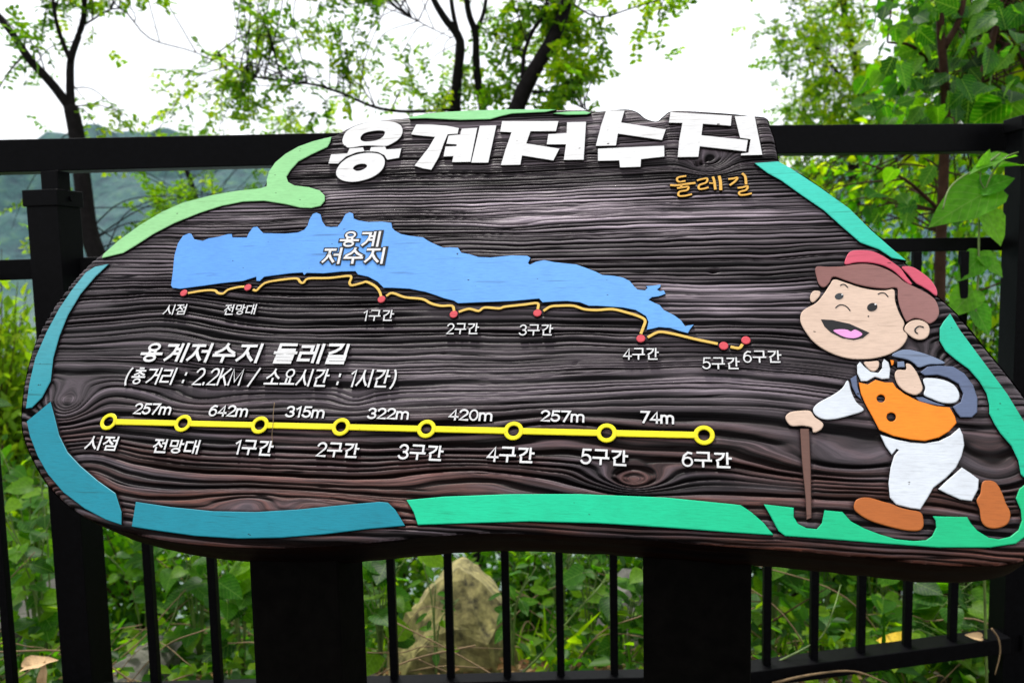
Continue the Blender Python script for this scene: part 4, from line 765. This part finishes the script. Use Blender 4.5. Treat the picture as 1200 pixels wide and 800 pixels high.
# left tree with a forked black trunk
tree('locust_tree', 'slender forked black trunked tree standing behind the left fence post', 'tree', 'trees on the lake bank',
     [([(118, 312, 4.6), (104, 270, 4.6), (97, 215, 4.6), (90, 160, 4.6), (83, 125, 4.6)], 0.048, 0.040), ([(83, 128, 4.6), (62, 100, 4.55), (35, 70, 4.5), (15, 40, 4.5), (-8, 8, 4.5), (-30, -60, 4.5)], 0.028, 0.014), ([(84, 130, 4.6), (82, 95, 4.6), (84, 66, 4.65), (92, 42, 4.7), (98, 20, 4.7), (100, -20, 4.7), (110, -90, 4.8)], 0.024, 0.012), ([(83, 72, 4.6), (72, 45, 4.6), (65, 20, 4.6), (60, -15, 4.6), (50, -80, 4.6)], 0.014, 0.008), ([(97, 30, 4.7), (140, 10, 4.8), (175, 45, 4.9), (230, 62, 4.9), (285, 90, 5)], 0.006, 0.003)],
     [(-30, 40, 60, 150, 4.2, 5.2, 7), (60, -30, 180, 15, 4.3, 5.2, 12), (100, 110, 150, 150, 4.4, 5, 4), (-40, -100, 200, -20, 4.2, 5.4, 22), (40, 0, 130, 30, 4.5, 5, 6), (120, 215, 260, 290, 4.6, 5.6, 10), (0, 220, 60, 300, 4.5, 5.2, 3)], M_LEAF_A, leaf=(0.040, 0.023), per=4, spray=0.16)
# central pair
tree('locust_tree', 'thin twin stemmed tree rising behind the top of the sign', 'tree', 'trees on the lake bank',
     [([(540, 210, 5.2), (533, 150, 5.2), (536, 90, 5.2), (539, 48, 5.2), (520, 20, 5.2), (505, -10, 5.2), (490, -80, 5.2)], 0.042, 0.014), ([(539, 50, 5.2), (530, 10, 5.2), (522, -60, 5.2)], 0.018, 0.012), ([(575, 200, 5.2), (565, 125, 5.2), (558, 80, 5.2), (557, 40, 5.2), (548, 10, 5.2), (542, -60, 5.2)], 0.030, 0.018), ([(556, 40, 5.2), (568, 10, 5.2), (575, -60, 5.2)], 0.016, 0.010),
      ([(540, 128, 5.2), (480, 131, 5.0), (440, 126, 4.9), (402, 110, 4.8), (370, 100, 4.8), (330, 94, 4.8), (290, 88, 4.8), (255, 62, 4.8)], 0.012, 0.004), ([(500, -30, 5.1), (470, 8, 5.0), (490, 25, 5), (530, 45, 5)], 0.007, 0.003)],
     [(240, 10, 420, 55, 4.3, 5.4, 13), (240, 80, 370, 150, 4.3, 5.4, 12), (390, 50, 470, 100, 4.4, 5.4, 6), (470, 70, 560, 125, 4.8, 5.6, 12), (180, 80, 300, 160, 4.6, 5.4, 12), (380, -40, 470, 20, 4.4, 5.4, 11), (240, -110, 600, -20, 4.4, 5.6, 36), (560, 0, 610, 60, 5.2, 5.6, 5)], M_LEAF_A, leaf=(0.040, 0.023), per=5, spray=0.17)
tree('locust_tree', 'leaning thick dark trunk with leafy crown behind the title letters', 'tree', 'trees on the lake bank',
     [([(585, 200, 4.4), (605, 130, 4.4), (618, 98, 4.4), (636, 66, 4.4), (648, 45, 4.4), (662, 10, 4.4), (668, -30, 4.4), (680, -100, 4.4)], 0.044, 0.028), ([(612, 92, 4.4), (615, 60, 4.4), (628, 30, 4.4), (640, 15, 4.4), (640, -30, 4.4)], 0.013, 0.008), ([(625, 108, 4.4), (655, 110, 4.3), (675, 122, 4.3), (690, 130, 4.3)], 0.010, 0.004), ([(664, 0, 4.4), (700, 20, 4.4), (740, 10, 4.4), (790, -5, 4.4)], 0.006, 0.003)],
     [(570, 0, 680, 40, 4.4, 5.1, 16), (640, 95, 685, 130, 4.1, 4.8, 10), (570, 60, 605, 110, 4.5, 5.0, 6), (650, 30, 685, 55, 4.3, 4.8, 6), (560, -100, 700, -20, 4.2, 5.0, 18), (740, 0, 800, 30, 4.3, 4.8, 3), (690, 90, 715, 125, 4.3, 4.8, 2)], M_LEAF_A, leaf=(0.042, 0.027), per=6, spray=0.15)
tree('locust_tree', 'far fine leaved tree fading into the white sky left of the broad leaved tree', 'tree', 'trees on the lake bank',
     [([(1010, 330, 7.5), (1000, 200, 7.5), (1005, 90, 7.5), (990, 20, 7.5), (985, -60, 7.5)], 0.06, 0.02), ([(1003, 110, 7.5), (960, 60, 7.5), (930, 30, 7.4)], 0.02, 0.006)],
     [(900, 0, 1040, 90, 6.6, 8.2, 24), (930, 90, 1050, 150, 6.6, 8.2, 28), (900, 140, 1120, 230, 6.8, 8.2, 50), (880, -80, 1060, -10, 6.6, 8, 25), (900, 80, 940, 130, 7, 8, 4)], M_LEAF_A, leaf=(0.046, 0.030), per=7, spray=0.20)
tree('locust_tree', 'green tree seen between the left fence rails close to the sign', 'tree', 'trees on the lake bank',
     [([(250, 420, 8), (240, 300, 8), (230, 235, 8), (215, 190, 8)], 0.05, 0.02)],
     [(180, 200, 340, 290, 7.3, 8.6, 18), (180, 140, 380, 180, 7.2, 8.6, 16)], M_LEAF_A, leaf=(0.05, 0.03), per=6, spray=0.22)

# broad-leaved tree on the right: the near leaves are parts of their own
def leaf_mesh(name, kind, m):
    "heart-shaped leaf 1 long, veined fold, 20-odd triangles"
    if kind == 'heart': o = [(0, 0), (0.16, -0.10), (0.34, -0.08), (0.50, 0.08), (0.53, 0.28), (0.44, 0.52), (0.24, 0.78), (0, 1.0)]
    elif kind == 'wide': o = [(0, 0), (0.20, 0.02), (0.26, 0.20), (0.44, 0.34), (0.30, 0.48), (0.34, 0.66), (0.12, 0.82), (0, 1.0)]
    else: o = [(0, 0), (0.10, 0.05), (0.20, 0.18), (0.27, 0.36), (0.26, 0.56), (0.18, 0.76), (0.08, 0.90), (0, 1.0)]
    V = []; Fc = []
    mid = [(0, y_, 0.0) for y_ in (0, 0.2, 0.45, 0.7, 1.0)]
    V = [(0, 0, 0), (0, 0.22, -0.02), (0, 0.48, -0.045), (0, 0.74, -0.09), (0, 1.0, -0.17)]
    for sg in (1, -1):
        b0 = len(V)
        for x_, y_ in o[1:-1]: V.append((sg*x_, y_, 0.16*x_*(1+0.5*math.sin(y_*9))-0.17*y_*y_))
        k = list(range(b0, len(V)))
        seq = [(0, k[0], k[1]), (0, k[1], 1), (1, k[1], k[2]), (1, k[2], k[3]), (1, k[3], 2), (2, k[3], k[4]), (2, k[4], 3), (3, k[4], k[5]), (3, k[5], 4)]
        Fc += [t if sg > 0 else t[::-1] for t in seq]
    me = bpy.data.meshes.new(name); me.from_pydata(V, [], Fc); me.materials.append(m); me.polygons.foreach_set('use_smooth', [True]*len(me.polygons)); me.update(); return me
LM_HEART = leaf_mesh('leaf', 'heart', M_LEAF_B); LM_OVAL = leaf_mesh('leaf', 'oval', M_LEAF_DO); LM_HEARTW = leaf_mesh('leaf', 'heart', M_LEAF_DO); LM_OVALB = leaf_mesh('leaf', 'wide', M_LEAF_B)
def put_leaf(me, P, D, N, size, parent, wid=1.0):
    D = nrm(np.array(D, float)); S = nrm(np.cross(D, N)); N = np.cross(S, D); P = np.array(P)-np.array(parent.location)
    o = link('leaf', me, parent); S = S*size*wid; Dd = D*size; Nn = N*size
    o.matrix_local = Matrix(((S[0], Dd[0], Nn[0], P[0]), (S[1], Dd[1], Nn[1], P[1]), (S[2], Dd[2], Nn[2], P[2]), (0, 0, 0, 1))); return o
BT = tree('broad_leaved_tree', 'dense broad leaved tree with brown trunk behind the right fence bay', 'tree', None,
     [([(1100, 420, 3.4), (1102, 300, 3.4), (1106, 200, 3.4), (1108, 120, 3.4), (1104, 60, 3.4), (1102, 10, 3.4), (1110, -80, 3.4)], 0.021, 0.014), ([(1104, 60, 3.4), (1125, 20, 3.4), (1135, -40, 3.4)], 0.016, 0.008), ([(1106, 160, 3.4), (1140, 110, 3.5), (1160, 60, 3.5), (1172, 0, 3.5), (1175, -60, 3.5)], 0.018, 0.008), ([(1104, 90, 3.4), (1070, 55, 3.3), (1040, 50, 3.3)], 0.010, 0.004), ([(1105, 250, 3.4), (1060, 210, 3.3), (1010, 190, 3.3)], 0.009, 0.003)],
     [(1060, 20, 1230, 140, 3.8, 4.8, 90), (1030, -120, 1330, -10, 3.3, 4.6, 34), (1130, 0, 1230, 90, 3.7, 4.6, 30), (1200, 0, 1400, 160, 3.2, 4.6, 20), (1040, 190, 1200, 270, 3.7, 4.8, 40), (920, 190, 1040, 280, 3.8, 5.0, 34), (1200, 180, 1400, 300, 3.4, 4.6, 10)], M_LEAF_BJ, bark=M_BARK2, leaf=(0.075, 0.050), big=True, per=9)
tgt = []
for x0, y0, x1, y1, n_ in [(1020, 5, 1200, 60, 84), (1010, 55, 1190, 140, 84), (1040, 120, 1120, 150, 16), (1040, -60, 1200, 5, 26), (1000, 190, 1100, 250, 14)]:
    for _ in range(n_):
        e = at(random.uniform(x0, x1), random.uniform(y0, y1), random.uniform(3.0, 3.8)); put_leaf(random.choice((LM_HEART, LM_OVALB, LM_OVALB)), e, RNG.normal(size=3)*0.6+np.array([-0.3, 0, -0.7]), rdir(1, 1.6)[0]+np.array([0, -0.7, 0]), random.uniform(0.05, 0.10), BT)
for x0, y0, x1, y1, n_ in [(1130, 100, 1200, 150, 10)]:
    for _ in range(n_):
        e = at(random.uniform(x0, x1), random.uniform(y0, y1), random.uniform(3.0, 3.6)); put_leaf(LM_HEART, e, RNG.normal(size=3)*0.6+np.array([-0.3, 0, -0.7]), rdir(1, 1.6)[0]+np.array([0, -0.7, 0]), random.uniform(0.09, 0.14), BT)

tree('broad_leaved_tree', 'farther broad leaved tree filling the upper right corner behind the brown trunk', 'tree', None,
     [([(1190, 500, 5.4), (1195, 350, 5.4), (1190, 200, 5.4), (1180, 80, 5.4), (1175, 0, 5.4), (1170, -100, 5.4)], 0.05, 0.03), ([(1185, 140, 5.4), (1130, 80, 5.3), (1080, 60, 5.2)], 0.02, 0.01), ([(1185, 180, 5.4), (1260, 90, 5.3), (1320, 40, 5.2)], 0.02, 0.01)],
     [(1050, 0, 1220, 110, 4.9, 5.9, 110), (1070, 110, 1230, 150, 4.9, 5.8, 40), (1040, -120, 1350, 0, 4.8, 5.9, 50), (1220, 0, 1400, 200, 4.8, 5.9, 40), (1060, 180, 1230, 280, 5.0, 5.9, 50)], M_LEAF_BJ, bark=M_BARK, leaf=(0.075, 0.052), big=True, per=11)
# background shrubs behind the fence
def shrub(name, label, cat, group, x, z, h, rad, n, m, leaf, lo=0.35):
    g = ground_pt(x, z); h = h-g[2]; T = empty(name, loc=tuple(g)); tag(T, label, cat, group); tw = []; P = []; D = []; N = []; L = []; W = []; Tt = []
    for k in range(max(8, n//60)):
        a = random.uniform(0, 6.28); r_ = rad*math.sqrt(random.random()); e = g+np.array([math.cos(a)*r_, math.sin(a)*r_*0.7, h*random.uniform(lo, 1.0)**0.8*(1-0.3*(r_/rad)**2)]); m_ = (g+e)/2+np.array([math.cos(a)*r_*-0.2, 0, 0.1*h])
        pth = polypath([g+RNG.normal(size=3)*0.04*np.array([1, 1, 0]), m_, e], 6); tw.append((pth, np.linspace(0.008, 0.002, len(pth)))); t0 = random.uniform(0, 0.6)
        for _ in range(60):
            q = pth[int(random.uniform(0.3, 1)*(len(pth)-1))]+RNG.normal(size=3)*rad*0.16; P.append(q); D.append(nrm(q-m_)+RNG.normal(size=3)*0.6); N.append(rdir(1, 1.5)[0]); f = random.uniform(0.6, 1.2); L.append(leaf[0]*f); W.append(leaf[1]*f); Tt.append(min(1, t0+random.uniform(0, 0.4)))
    tubes('stems', tw, M_BARK2, T, 4)['kind'] = 'stuff'; leaves('foliage', np.array(P), np.array(D), np.array(N), L, W, m, T, Tt); return T
BG = 'shrubs on the bank behind the fence'
shrub('shrub', 'bright yellow green bush left of the left fence post', 'shrub', BG, 0, 4.7, 1.40, 0.5, 8500, M_LEAF_C, (0.075, 0.03), 0.6)
shrub('shrub', 'bright yellow green bush beyond the left edge of the fence', 'shrub', BG, -130, 5.6, 1.5, 0.7, 1500, M_LEAF_C, (0.07, 0.03), 0.6)
shrub('shrub', 'dark leafy bush low behind the left fence post', 'shrub', BG, 60, 4.2, 0.35, 0.5, 1500, M_LEAF_D, (0.07, 0.045))
for k, (x, z, h, r_) in enumerate([(945, 4.8, 1.75, 0.6), (1045, 5.0, 1.80, 0.7), (1150, 4.6, 1.6, 0.6), (1260, 4.6, 1.7, 0.7), (1000, 3.7, 0.5, 0.4), (1110, 3.6, 0.8, 0.4)]):
    shrub('shrub', ['mid green bush between the sign and the right fence bay', 'tall green bush behind the middle of the right bay', 'green bush directly behind the right fence post', 'green bush beyond the right fence post', 'low leafy bush under the right rail near the sign', 'low leafy bush at the foot of the right fence post'][k], 'shrub', BG, x, z, h, r_, 4200 if k < 4 else 2200, M_LEAF_BJ if k != 5 else M_LEAF_D, (0.06, 0.036))
for k, (x, z, h, r_) in enumerate([(160, 3.9, 0.0, 0.5), (300, 4.0, 0.0, 0.5), (450, 4.1, 0.05, 0.5), (620, 4.2, 0.05, 0.5), (730, 3.9, 0.0, 0.45), (860, 3.9, 0.1, 0.5)]):
    shrub('shrub', ['low bush seen under the left end of the sign', 'low bush left of the left sign post', 'low bush right of the left sign post', 'low bush behind the pointed boulder', 'low bush left of the right sign post', 'low bush right of the right sign post'][k], 'shrub', BG, x, z, h, r_, 1300, M_LEAF_D, (0.06, 0.035))

# rocks
M_ROCK = m_plain('mossy_rock', (0.19, 0.165, 0.06), 0.95, 26, 0.9, 1.0)
M_ROCK2 = m_plain('grey_rock', (0.10, 0.095, 0.08), 0.9, 14, 0.45, 0.8)
def rock(name, label, pts, m, depth):
    "pts: outline in the photo at depth; a faceted stone with that profile"
    O = np.array([at(x, y, depth) for x, y in pts]); c = O.mean(0); bm = bmesh.new()
    for q in O: bm.verts.new(q)
    for q in O: bm.verts.new(c+(q-c)*0.72+np.array([0, 0.35, -0.02]))
    for q in O: bm.verts.new(c+(q-c)*0.66+np.array([random.uniform(-0.03, 0.03), -0.10+random.uniform(-0.03, 0.03), -0.03]))
    bmesh.ops.convex_hull(bm, input=bm.verts); bmesh.ops.delete(bm, geom=[v for v in bm.verts if not v.link_faces], context='VERTS')
    bmesh.ops.triangulate(bm, faces=bm.faces[:]); bmesh.ops.subdivide_edges(bm, edges=bm.edges[:], cuts=3, use_grid_fill=True)
    for v in bm.verts:
        p_ = v.co; k = (vnoise(np.array([p_.x+p_.z]), np.array([p_.y+p_.z*1.3]), 0.12, 41)[0]-0.5)*0.03+(vnoise(np.array([p_.x-p_.z]), np.array([p_.y*1.2+p_.z]), 0.03, 42)[0]-0.5)*0.012; v.co = p_+v.normal*k if v.normal.length else p_
    bm.normal_update(); V = [v.co[:] for v in bm.verts]; bm.verts.index_update(); Fc = [[v.index for v in f.verts] for f in bm.faces]; bm.free()
    o = mesh(name, V, Fc, m, smooth=False); tag(o, label, 'rock'); return o
rock('boulder', 'pointed tan mossy boulder behind the fence bars under the middle of the sign', [(537, 667), (510, 688), (478, 718), (452, 765), (440, 835), (612, 835), (606, 770), (590, 716), (562, 686)], M_ROCK, 2.75)
rock('boulder', 'grey boulder partly hidden by the right sign post', [(745, 690), (720, 705), (705, 740), (700, 790), (780, 790), (790, 720), (770, 695)], M_ROCK2, 3.1)
rock('boulder', 'small grey stone beside the left fence post foot', [(150, 775), (130, 785), (125, 830), (185, 830), (182, 790), (170, 778)], M_ROCK2, 2.6)
rock('boulder', 'flat dark stone low between the left fence post and bars', [(20, 700), (-10, 712), (-15, 745), (70, 745), (66, 712), (45, 702)], M_ROCK2, 3.3)

# undergrowth: single leafy weeds with leaves one can pick out
def weed(label, x, z, h, nst, nlf, me_, size, spread=0.12, lean=(0, 0), group='weeds behind the fence', wid=0.85):
    size *= 0.72; nst += 2; nlf += 2
    g = ground_pt(x, z); h = h-g[2]; T = empty('weed_plant', loc=tuple(g)); tag(T, label, 'plant', group); st = []
    for k in range(nst):
        a = random.uniform(0, 6.28); e = g+np.array([math.cos(a)*spread+lean[0], math.sin(a)*spread*0.6+lean[1], h*random.uniform(0.6, 1.0)]); m_ = g*0.5+e*0.5+np.array([-math.cos(a)*spread*0.3, 0, 0.12*h]); pth = polypath([g, m_, e], 6)
        st.append((pth, np.linspace(0.0035, 0.0015, len(pth))))
        for j in range(nlf):
            q = pth[int((0.3+0.7*j/max(1, nlf-1))*(len(pth)-1))]; an = a+j*2.4; D = np.array([math.cos(an), math.sin(an), random.uniform(-0.35, 0.35)])
            st.append((np.array([q, q+D*size*0.25, q+D*size*0.4]), [0.0012, 0.001, 0.0008]))
            put_leaf(me_, q+D*size*0.4, D+np.array([0, 0, -0.25]), np.array([0, -0.55, 1.0])+RNG.normal(size=3)*0.25, size*random.uniform(0.6, 1.15), T, wid)
    tubes('stems', st, M_STEM, T, 5)
W = weed
W('lush weed with round leaves beside the left edge under the pale teal band', 30, 3.0, 0.75, 5, 6, LM_HEARTW, 0.11, 0.2)
W('tall weed with round leaves between the fence edge and left post', 45, 2.7, 0.42, 5, 6, LM_HEARTW, 0.10, 0.2)
W('weed behind the first bar right of the left fence post', 160, 2.9, 0.42, 4, 5, LM_HEARTW, 0.09, 0.18)
W('weed left of the left sign post', 225, 2.8, 0.42, 5, 5, LM_HEARTW, 0.10, 0.2)
W('large leaved weed close against the left sign post', 275, 2.6, 0.32, 4, 5, LM_HEARTW, 0.13, 0.15)
W('pale leaved weed just right of the left sign post', 440, 2.5, 0.22, 4, 4, LM_HEARTW, 0.12, 0.12)
W('thin stemmed weed standing before the pointed boulder', 505, 2.45, 0.2, 1, 3, LM_OVAL, 0.07, 0.08)
W('leafy sprig at the right foot of the pointed boulder', 597, 2.5, 0.16, 1, 3, LM_OVAL, 0.09, 0.08)
W('straggling weed between two bars right of the boulder', 655, 2.8, 0.42, 6, 7, LM_OVAL, 0.08, 0.2)
W('yellow green weed left of the right sign post', 690, 2.7, 0.40, 6, 6, LM_OVAL, 0.09, 0.18)
W('broad leaf weed touching the right sign post', 735, 2.5, 0.2, 4, 4, LM_HEARTW, 0.10, 0.12)
W('broad leaved weed right of the right sign post', 905, 2.8, 0.42, 5, 5, LM_HEARTW, 0.12, 0.2)
W('broad leaved weed behind the second right bay bar', 965, 2.9, 0.42, 5, 5, LM_HEARTW, 0.12, 0.2)
W('weed with long leaves behind the third right bay bar', 1030, 2.8, 0.36, 5, 6, LM_OVAL, 0.12, 0.2)
W('weed leaning over the lower right rail', 1085, 2.5, 0.12, 5, 5, LM_HEARTW, 0.13, 0.15)
W('weed at the foot of the right fence post', 1140, 2.6, 0.36, 5, 6, LM_HEARTW, 0.11, 0.16)
W('low weed under the lower right rail', 1050, 2.42, 0.0, 5, 4, LM_HEARTW, 0.09, 0.16)
W('low weed under the lower right rail near the fence post', 1125, 2.42, 0.0, 5, 4, LM_HEARTW, 0.09, 0.14)
# creeping cover, twigs and litter nobody could count
n_ = 21000; xs = RNG.uniform(-3.2, 3.2, n_); ys = RNG.uniform(2.15, 6.6, n_); keep = vnoise(xs, ys, 0.35, 51) > 0.18; xs, ys = xs[keep], ys[keep]; bx = at(528, 700, 2.7); kp = ~((np.abs(xs-bx[0]) < 0.26) & (ys < 2.85)); xs, ys = xs[kp], ys[kp]; n_ = len(xs)
P = np.stack([xs, ys, gh(xs, ys)+RNG.uniform(0.0, 0.34, n_)*vnoise(xs, ys, 0.5, 52)*np.clip((ys-1.9)/0.8, 0.25, 1)*1.6], 1)
o = leaves('ground_cover', P, RNG.normal(size=(n_, 3))*np.array([1, 1, 0.4]), rdir(n_, 2.2)+np.array([0, -0.4, 0]), RNG.uniform(0.03, 0.075, n_), RNG.uniform(0.02, 0.045, n_), M_LEAF_D); tag(o, 'low green creeping leaves covering the bank', 'ground cover')
n_ = 3200; xs = RNG.uniform(-2.6, 2.6, n_); ys = RNG.uniform(1.7, 4.4, n_)
o = leaves('leaf_litter', np.stack([xs, ys, gh(xs, ys)+0.012], 1), RNG.normal(size=(n_, 3))*np.array([1, 1, 0.25]), rdir(n_, 4), RNG.uniform(0.025, 0.06, n_), RNG.uniform(0.012, 0.03, n_), M_LITTER, fold=0.3); tag(o, 'brown fallen leaves scattered on the bank', 'leaf litter')
n_ = 1300; xs = RNG.uniform(-2.8, 2.8, n_); ys = RNG.uniform(2.15, 4.6, n_); kp = (vnoise(xs, ys, 0.3, 71) > 0.45) & ~((np.abs(xs-bx[0]) < 0.26) & (ys < 2.85)); xs, ys = xs[kp], ys[kp]; n_ = len(xs)
o = leaves('long_grass', np.stack([xs, ys, gh(xs, ys)], 1), RNG.normal(size=(n_, 3))*np.array([0.45, 0.3, 0.1])+np.array([0, 0, 1]), RNG.normal(size=(n_, 3))+np.array([0, -1, 0]), RNG.uniform(0.10, 0.34, n_), RNG.uniform(0.004, 0.010, n_), M_LEAF_D, fold=0.2); tag(o, 'long thin yellow green grass blades among the weeds', 'grass')
tw = []
for _ in range(300):
    x, y = random.uniform(-2.2, 2.4), random.uniform(2.15, 4.2); a = random.uniform(-0.7, 0.7)+(math.pi if random.random() < .5 else 0); L_ = random.uniform(0.12, 0.5); z = float(gh(x, y))+0.02; e = np.array([x+math.cos(a)*L_, y+math.sin(a)*L_*0.6, z+random.uniform(-0.01, 0.5)*L_*2])
    tw.append((polypath([np.array([x, y, z]), (np.array([x, y, z])+e)/2+RNG.normal(size=3)*0.03+np.array([0, 0, 0.04]), e], 5), random.uniform(0.001, 0.0027)))
o = tubes('dry_twigs', tw, M_DRY, None, 4); tag(o, 'tangle of dry tan twigs and stems lying on the bank', 'twigs', kind='stuff')
# arching green and tan stems seen through the bars
def arch(label, pts, z, r_, m, name='arching_stem'):
    o = tubes(name, [(polypath([at(x, y, z+dz) for x, y, dz in pts], 6), np.linspace(r_, r_*0.4, (len(pts)-1)*6+1))], m, None, 5); tag(o, label, 'stem', 'bare stems behind the fence')
arch('yellow green stem slanting up behind the fourth bar', [(600, 800, 0), (640, 760, 0), (672, 720, 0), (700, 690, 0), (716, 668, 0.1)], 2.5, 0.004, M_STEM)
arch('pale stem slanting behind the bars left of the left sign post', [(118, 790, 0), (165, 750, 0), (195, 715, 0), (218, 690, 0)], 2.5, 0.003, M_DRY)
arch('second pale stem slanting beside the left fence post', [(120, 770, 0), (150, 752, 0), (175, 732, 0)], 2.5, 0.0025, M_DRY)
arch('green stem rising left of the left sign post', [(195, 740, 0), (206, 715, 0), (213, 690, 0), (222, 672, 0)], 2.6, 0.003, M_STEM)
arch('thin tan stem crossing in front of the boulder', [(430, 764, 0), (470, 764, 0), (498, 757, 0), (545, 758, 0), (600, 760, 0)], 2.4, 0.0022, M_DRY)
arch('long green stem arching over the lower right rail', [(900, 780, 0), (945, 758, 0), (965, 742, 0), (978, 710, 0), (985, 685, 0.1)], 2.15, 0.003, M_STEM)
arch('dark stem slanting behind the first right bar', [(905, 728, 0), (930, 712, 0), (950, 700, 0), (975, 685, 0)], 2.5, 0.003, M_BARK2)
arch('tan stem lying below the lower right rail', [(905, 800, 0), (950, 790, 0), (1000, 786, 0), (1040, 800, 0)], 2.1, 0.004, M_DRY)
arch('tan stem curving down along the right fence post', [(1162, 736, 0), (1170, 748, 0), (1172, 765, 0), (1166, 790, 0)], 2.15, 0.003, M_DRY)
# vine reaching in beside the right fence post, with large leaves
VN = empty('climbing_vine', loc=tuple(ground_pt(1175, 2.15))); tag(VN, 'climbing vine with large bright leaves on the right fence post above the middle rail', 'vine')
vz = 2.12
stv = [(polypath([ground_pt(1165, 2.2), at(1150, 560, vz), at(1140, 420, vz), at(1146, 330, vz), at(1150, 240, vz), at(1172, 190, vz), at(1205, 175, vz)], 7), np.linspace(0.004, 0.002, 43)),
       (polypath([at(1105, 245, vz-0.05), at(1112, 222, vz-0.03), at(1128, 207, vz), at(1150, 196, vz), at(1172, 180, vz)], 6), np.linspace(0.0018, 0.0025, 25)), (polypath([at(1150, 196, vz), at(1149, 212, vz), at(1156, 225, vz)], 5), 0.0015)]
tubes('stem', stv, M_STEM, VN, 6)
LM_V = leaf_mesh('leaf', 'heart', M_LEAF_C); LM_V.materials.clear(); LM_V.materials.append(m_leaf('vine_leaf', [(0.0, (0.05, 0.24, 0.008)), (1.0, (0.14, 0.38, 0.015))], (1.8, 1.9, 1.0), 'object'))
def vl(x, y, tx, ty, s, n_=(0, -0.75, 0.6), wid=0.8, dz=0.0):
    a = at(x, y, vz+dz); b = at(tx, ty, vz+dz-0.02); put_leaf(LM_V, a, b-a, np.array(n_), np.linalg.norm(b-a)*s, VN, wid)
vl(1162, 222, 1092, 258, 1.0, wid=0.62); vl(1182, 184, 1136, 196, 1.0, (0, -0.3, 1), 0.5); vl(1170, 196, 1215, 188, 1.0, (0, -0.2, 1), 0.6); vl(1156, 250, 1180, 290, 0.9); vl(1150, 222, 1190, 205, 1, wid=0.7)
vl(1150, 300, 1120, 330, 0.9, wid=0.7); vl(1150, 300, 1182, 325, 0.9, wid=0.7); vl(1142, 360, 1165, 395, 0.9); vl(1140, 340, 1112, 372, 0.9); vl(1142, 420, 1172, 440, 0.9); vl(1150, 470, 1185, 500, 0.9); vl(1148, 200, 1165, 168, 0.8, (0, -0.9, 0.3), 0.5)
# single fallen leaves one can pick out
def dead_leaf(label, x, y, z, s, c, D, N):
    P = at(x, y, z); T = mesh('fallen_leaf', [], [], [c]); bpy.data.meshes.remove(T.data)
M_YL = m_plain('yellow_leaf', (0.75, 0.50, 0.02), 0.6, 12, 0.25, 0.3); M_TL = m_plain('tan_leaf', (0.50, 0.33, 0.16), 0.7, 14, 0.3, 0.4)
for label, x, y, z, s, m_, D, N, wd in [('fallen yellow leaf lying below the lower right rail', 1065, 758, 2.35, 0.085, m_ if False else M_YL, (-1, 0.1, 0.35), (0.2, -0.7, 0.8), 0.8), ('curled tan dead leaf near the foot of the left fence post', 28, 782, 2.25, 0.085, M_TL, (1, 0.1, 0.35), (-0.4, -0.6, 0.9), 0.5), ('second tan dead leaf standing upright by the left post foot', 50, 800, 2.25, 0.06, M_TL, (0.1, 0, 1), (0.2, -1, 0.1), 0.4), ('brown dead leaf hanging on the bar over the lower right rail', 1150, 746, 2.2, 0.04, M_TL, (-1, 0, 0.2), (0, -1, 0.6), 0.5)]:
    me_ = leaf_mesh('fallen_leaf', 'heart', m_); D = nrm(np.array(D, float)); N = np.array(N, float); S = nrm(np.cross(D, N)); N = np.cross(S, D); P = at(x, y, z)
    o = link('fallen_leaf', me_); S = S*s*wd; D = D*s; N = N*s*1.5; o.matrix_world = Matrix(((S[0], D[0], N[0], P[0]), (S[1], D[1], N[1], P[1]), (S[2], D[2], N[2], P[2]), (0, 0, 0, 1))); tag(o, label, 'leaf')
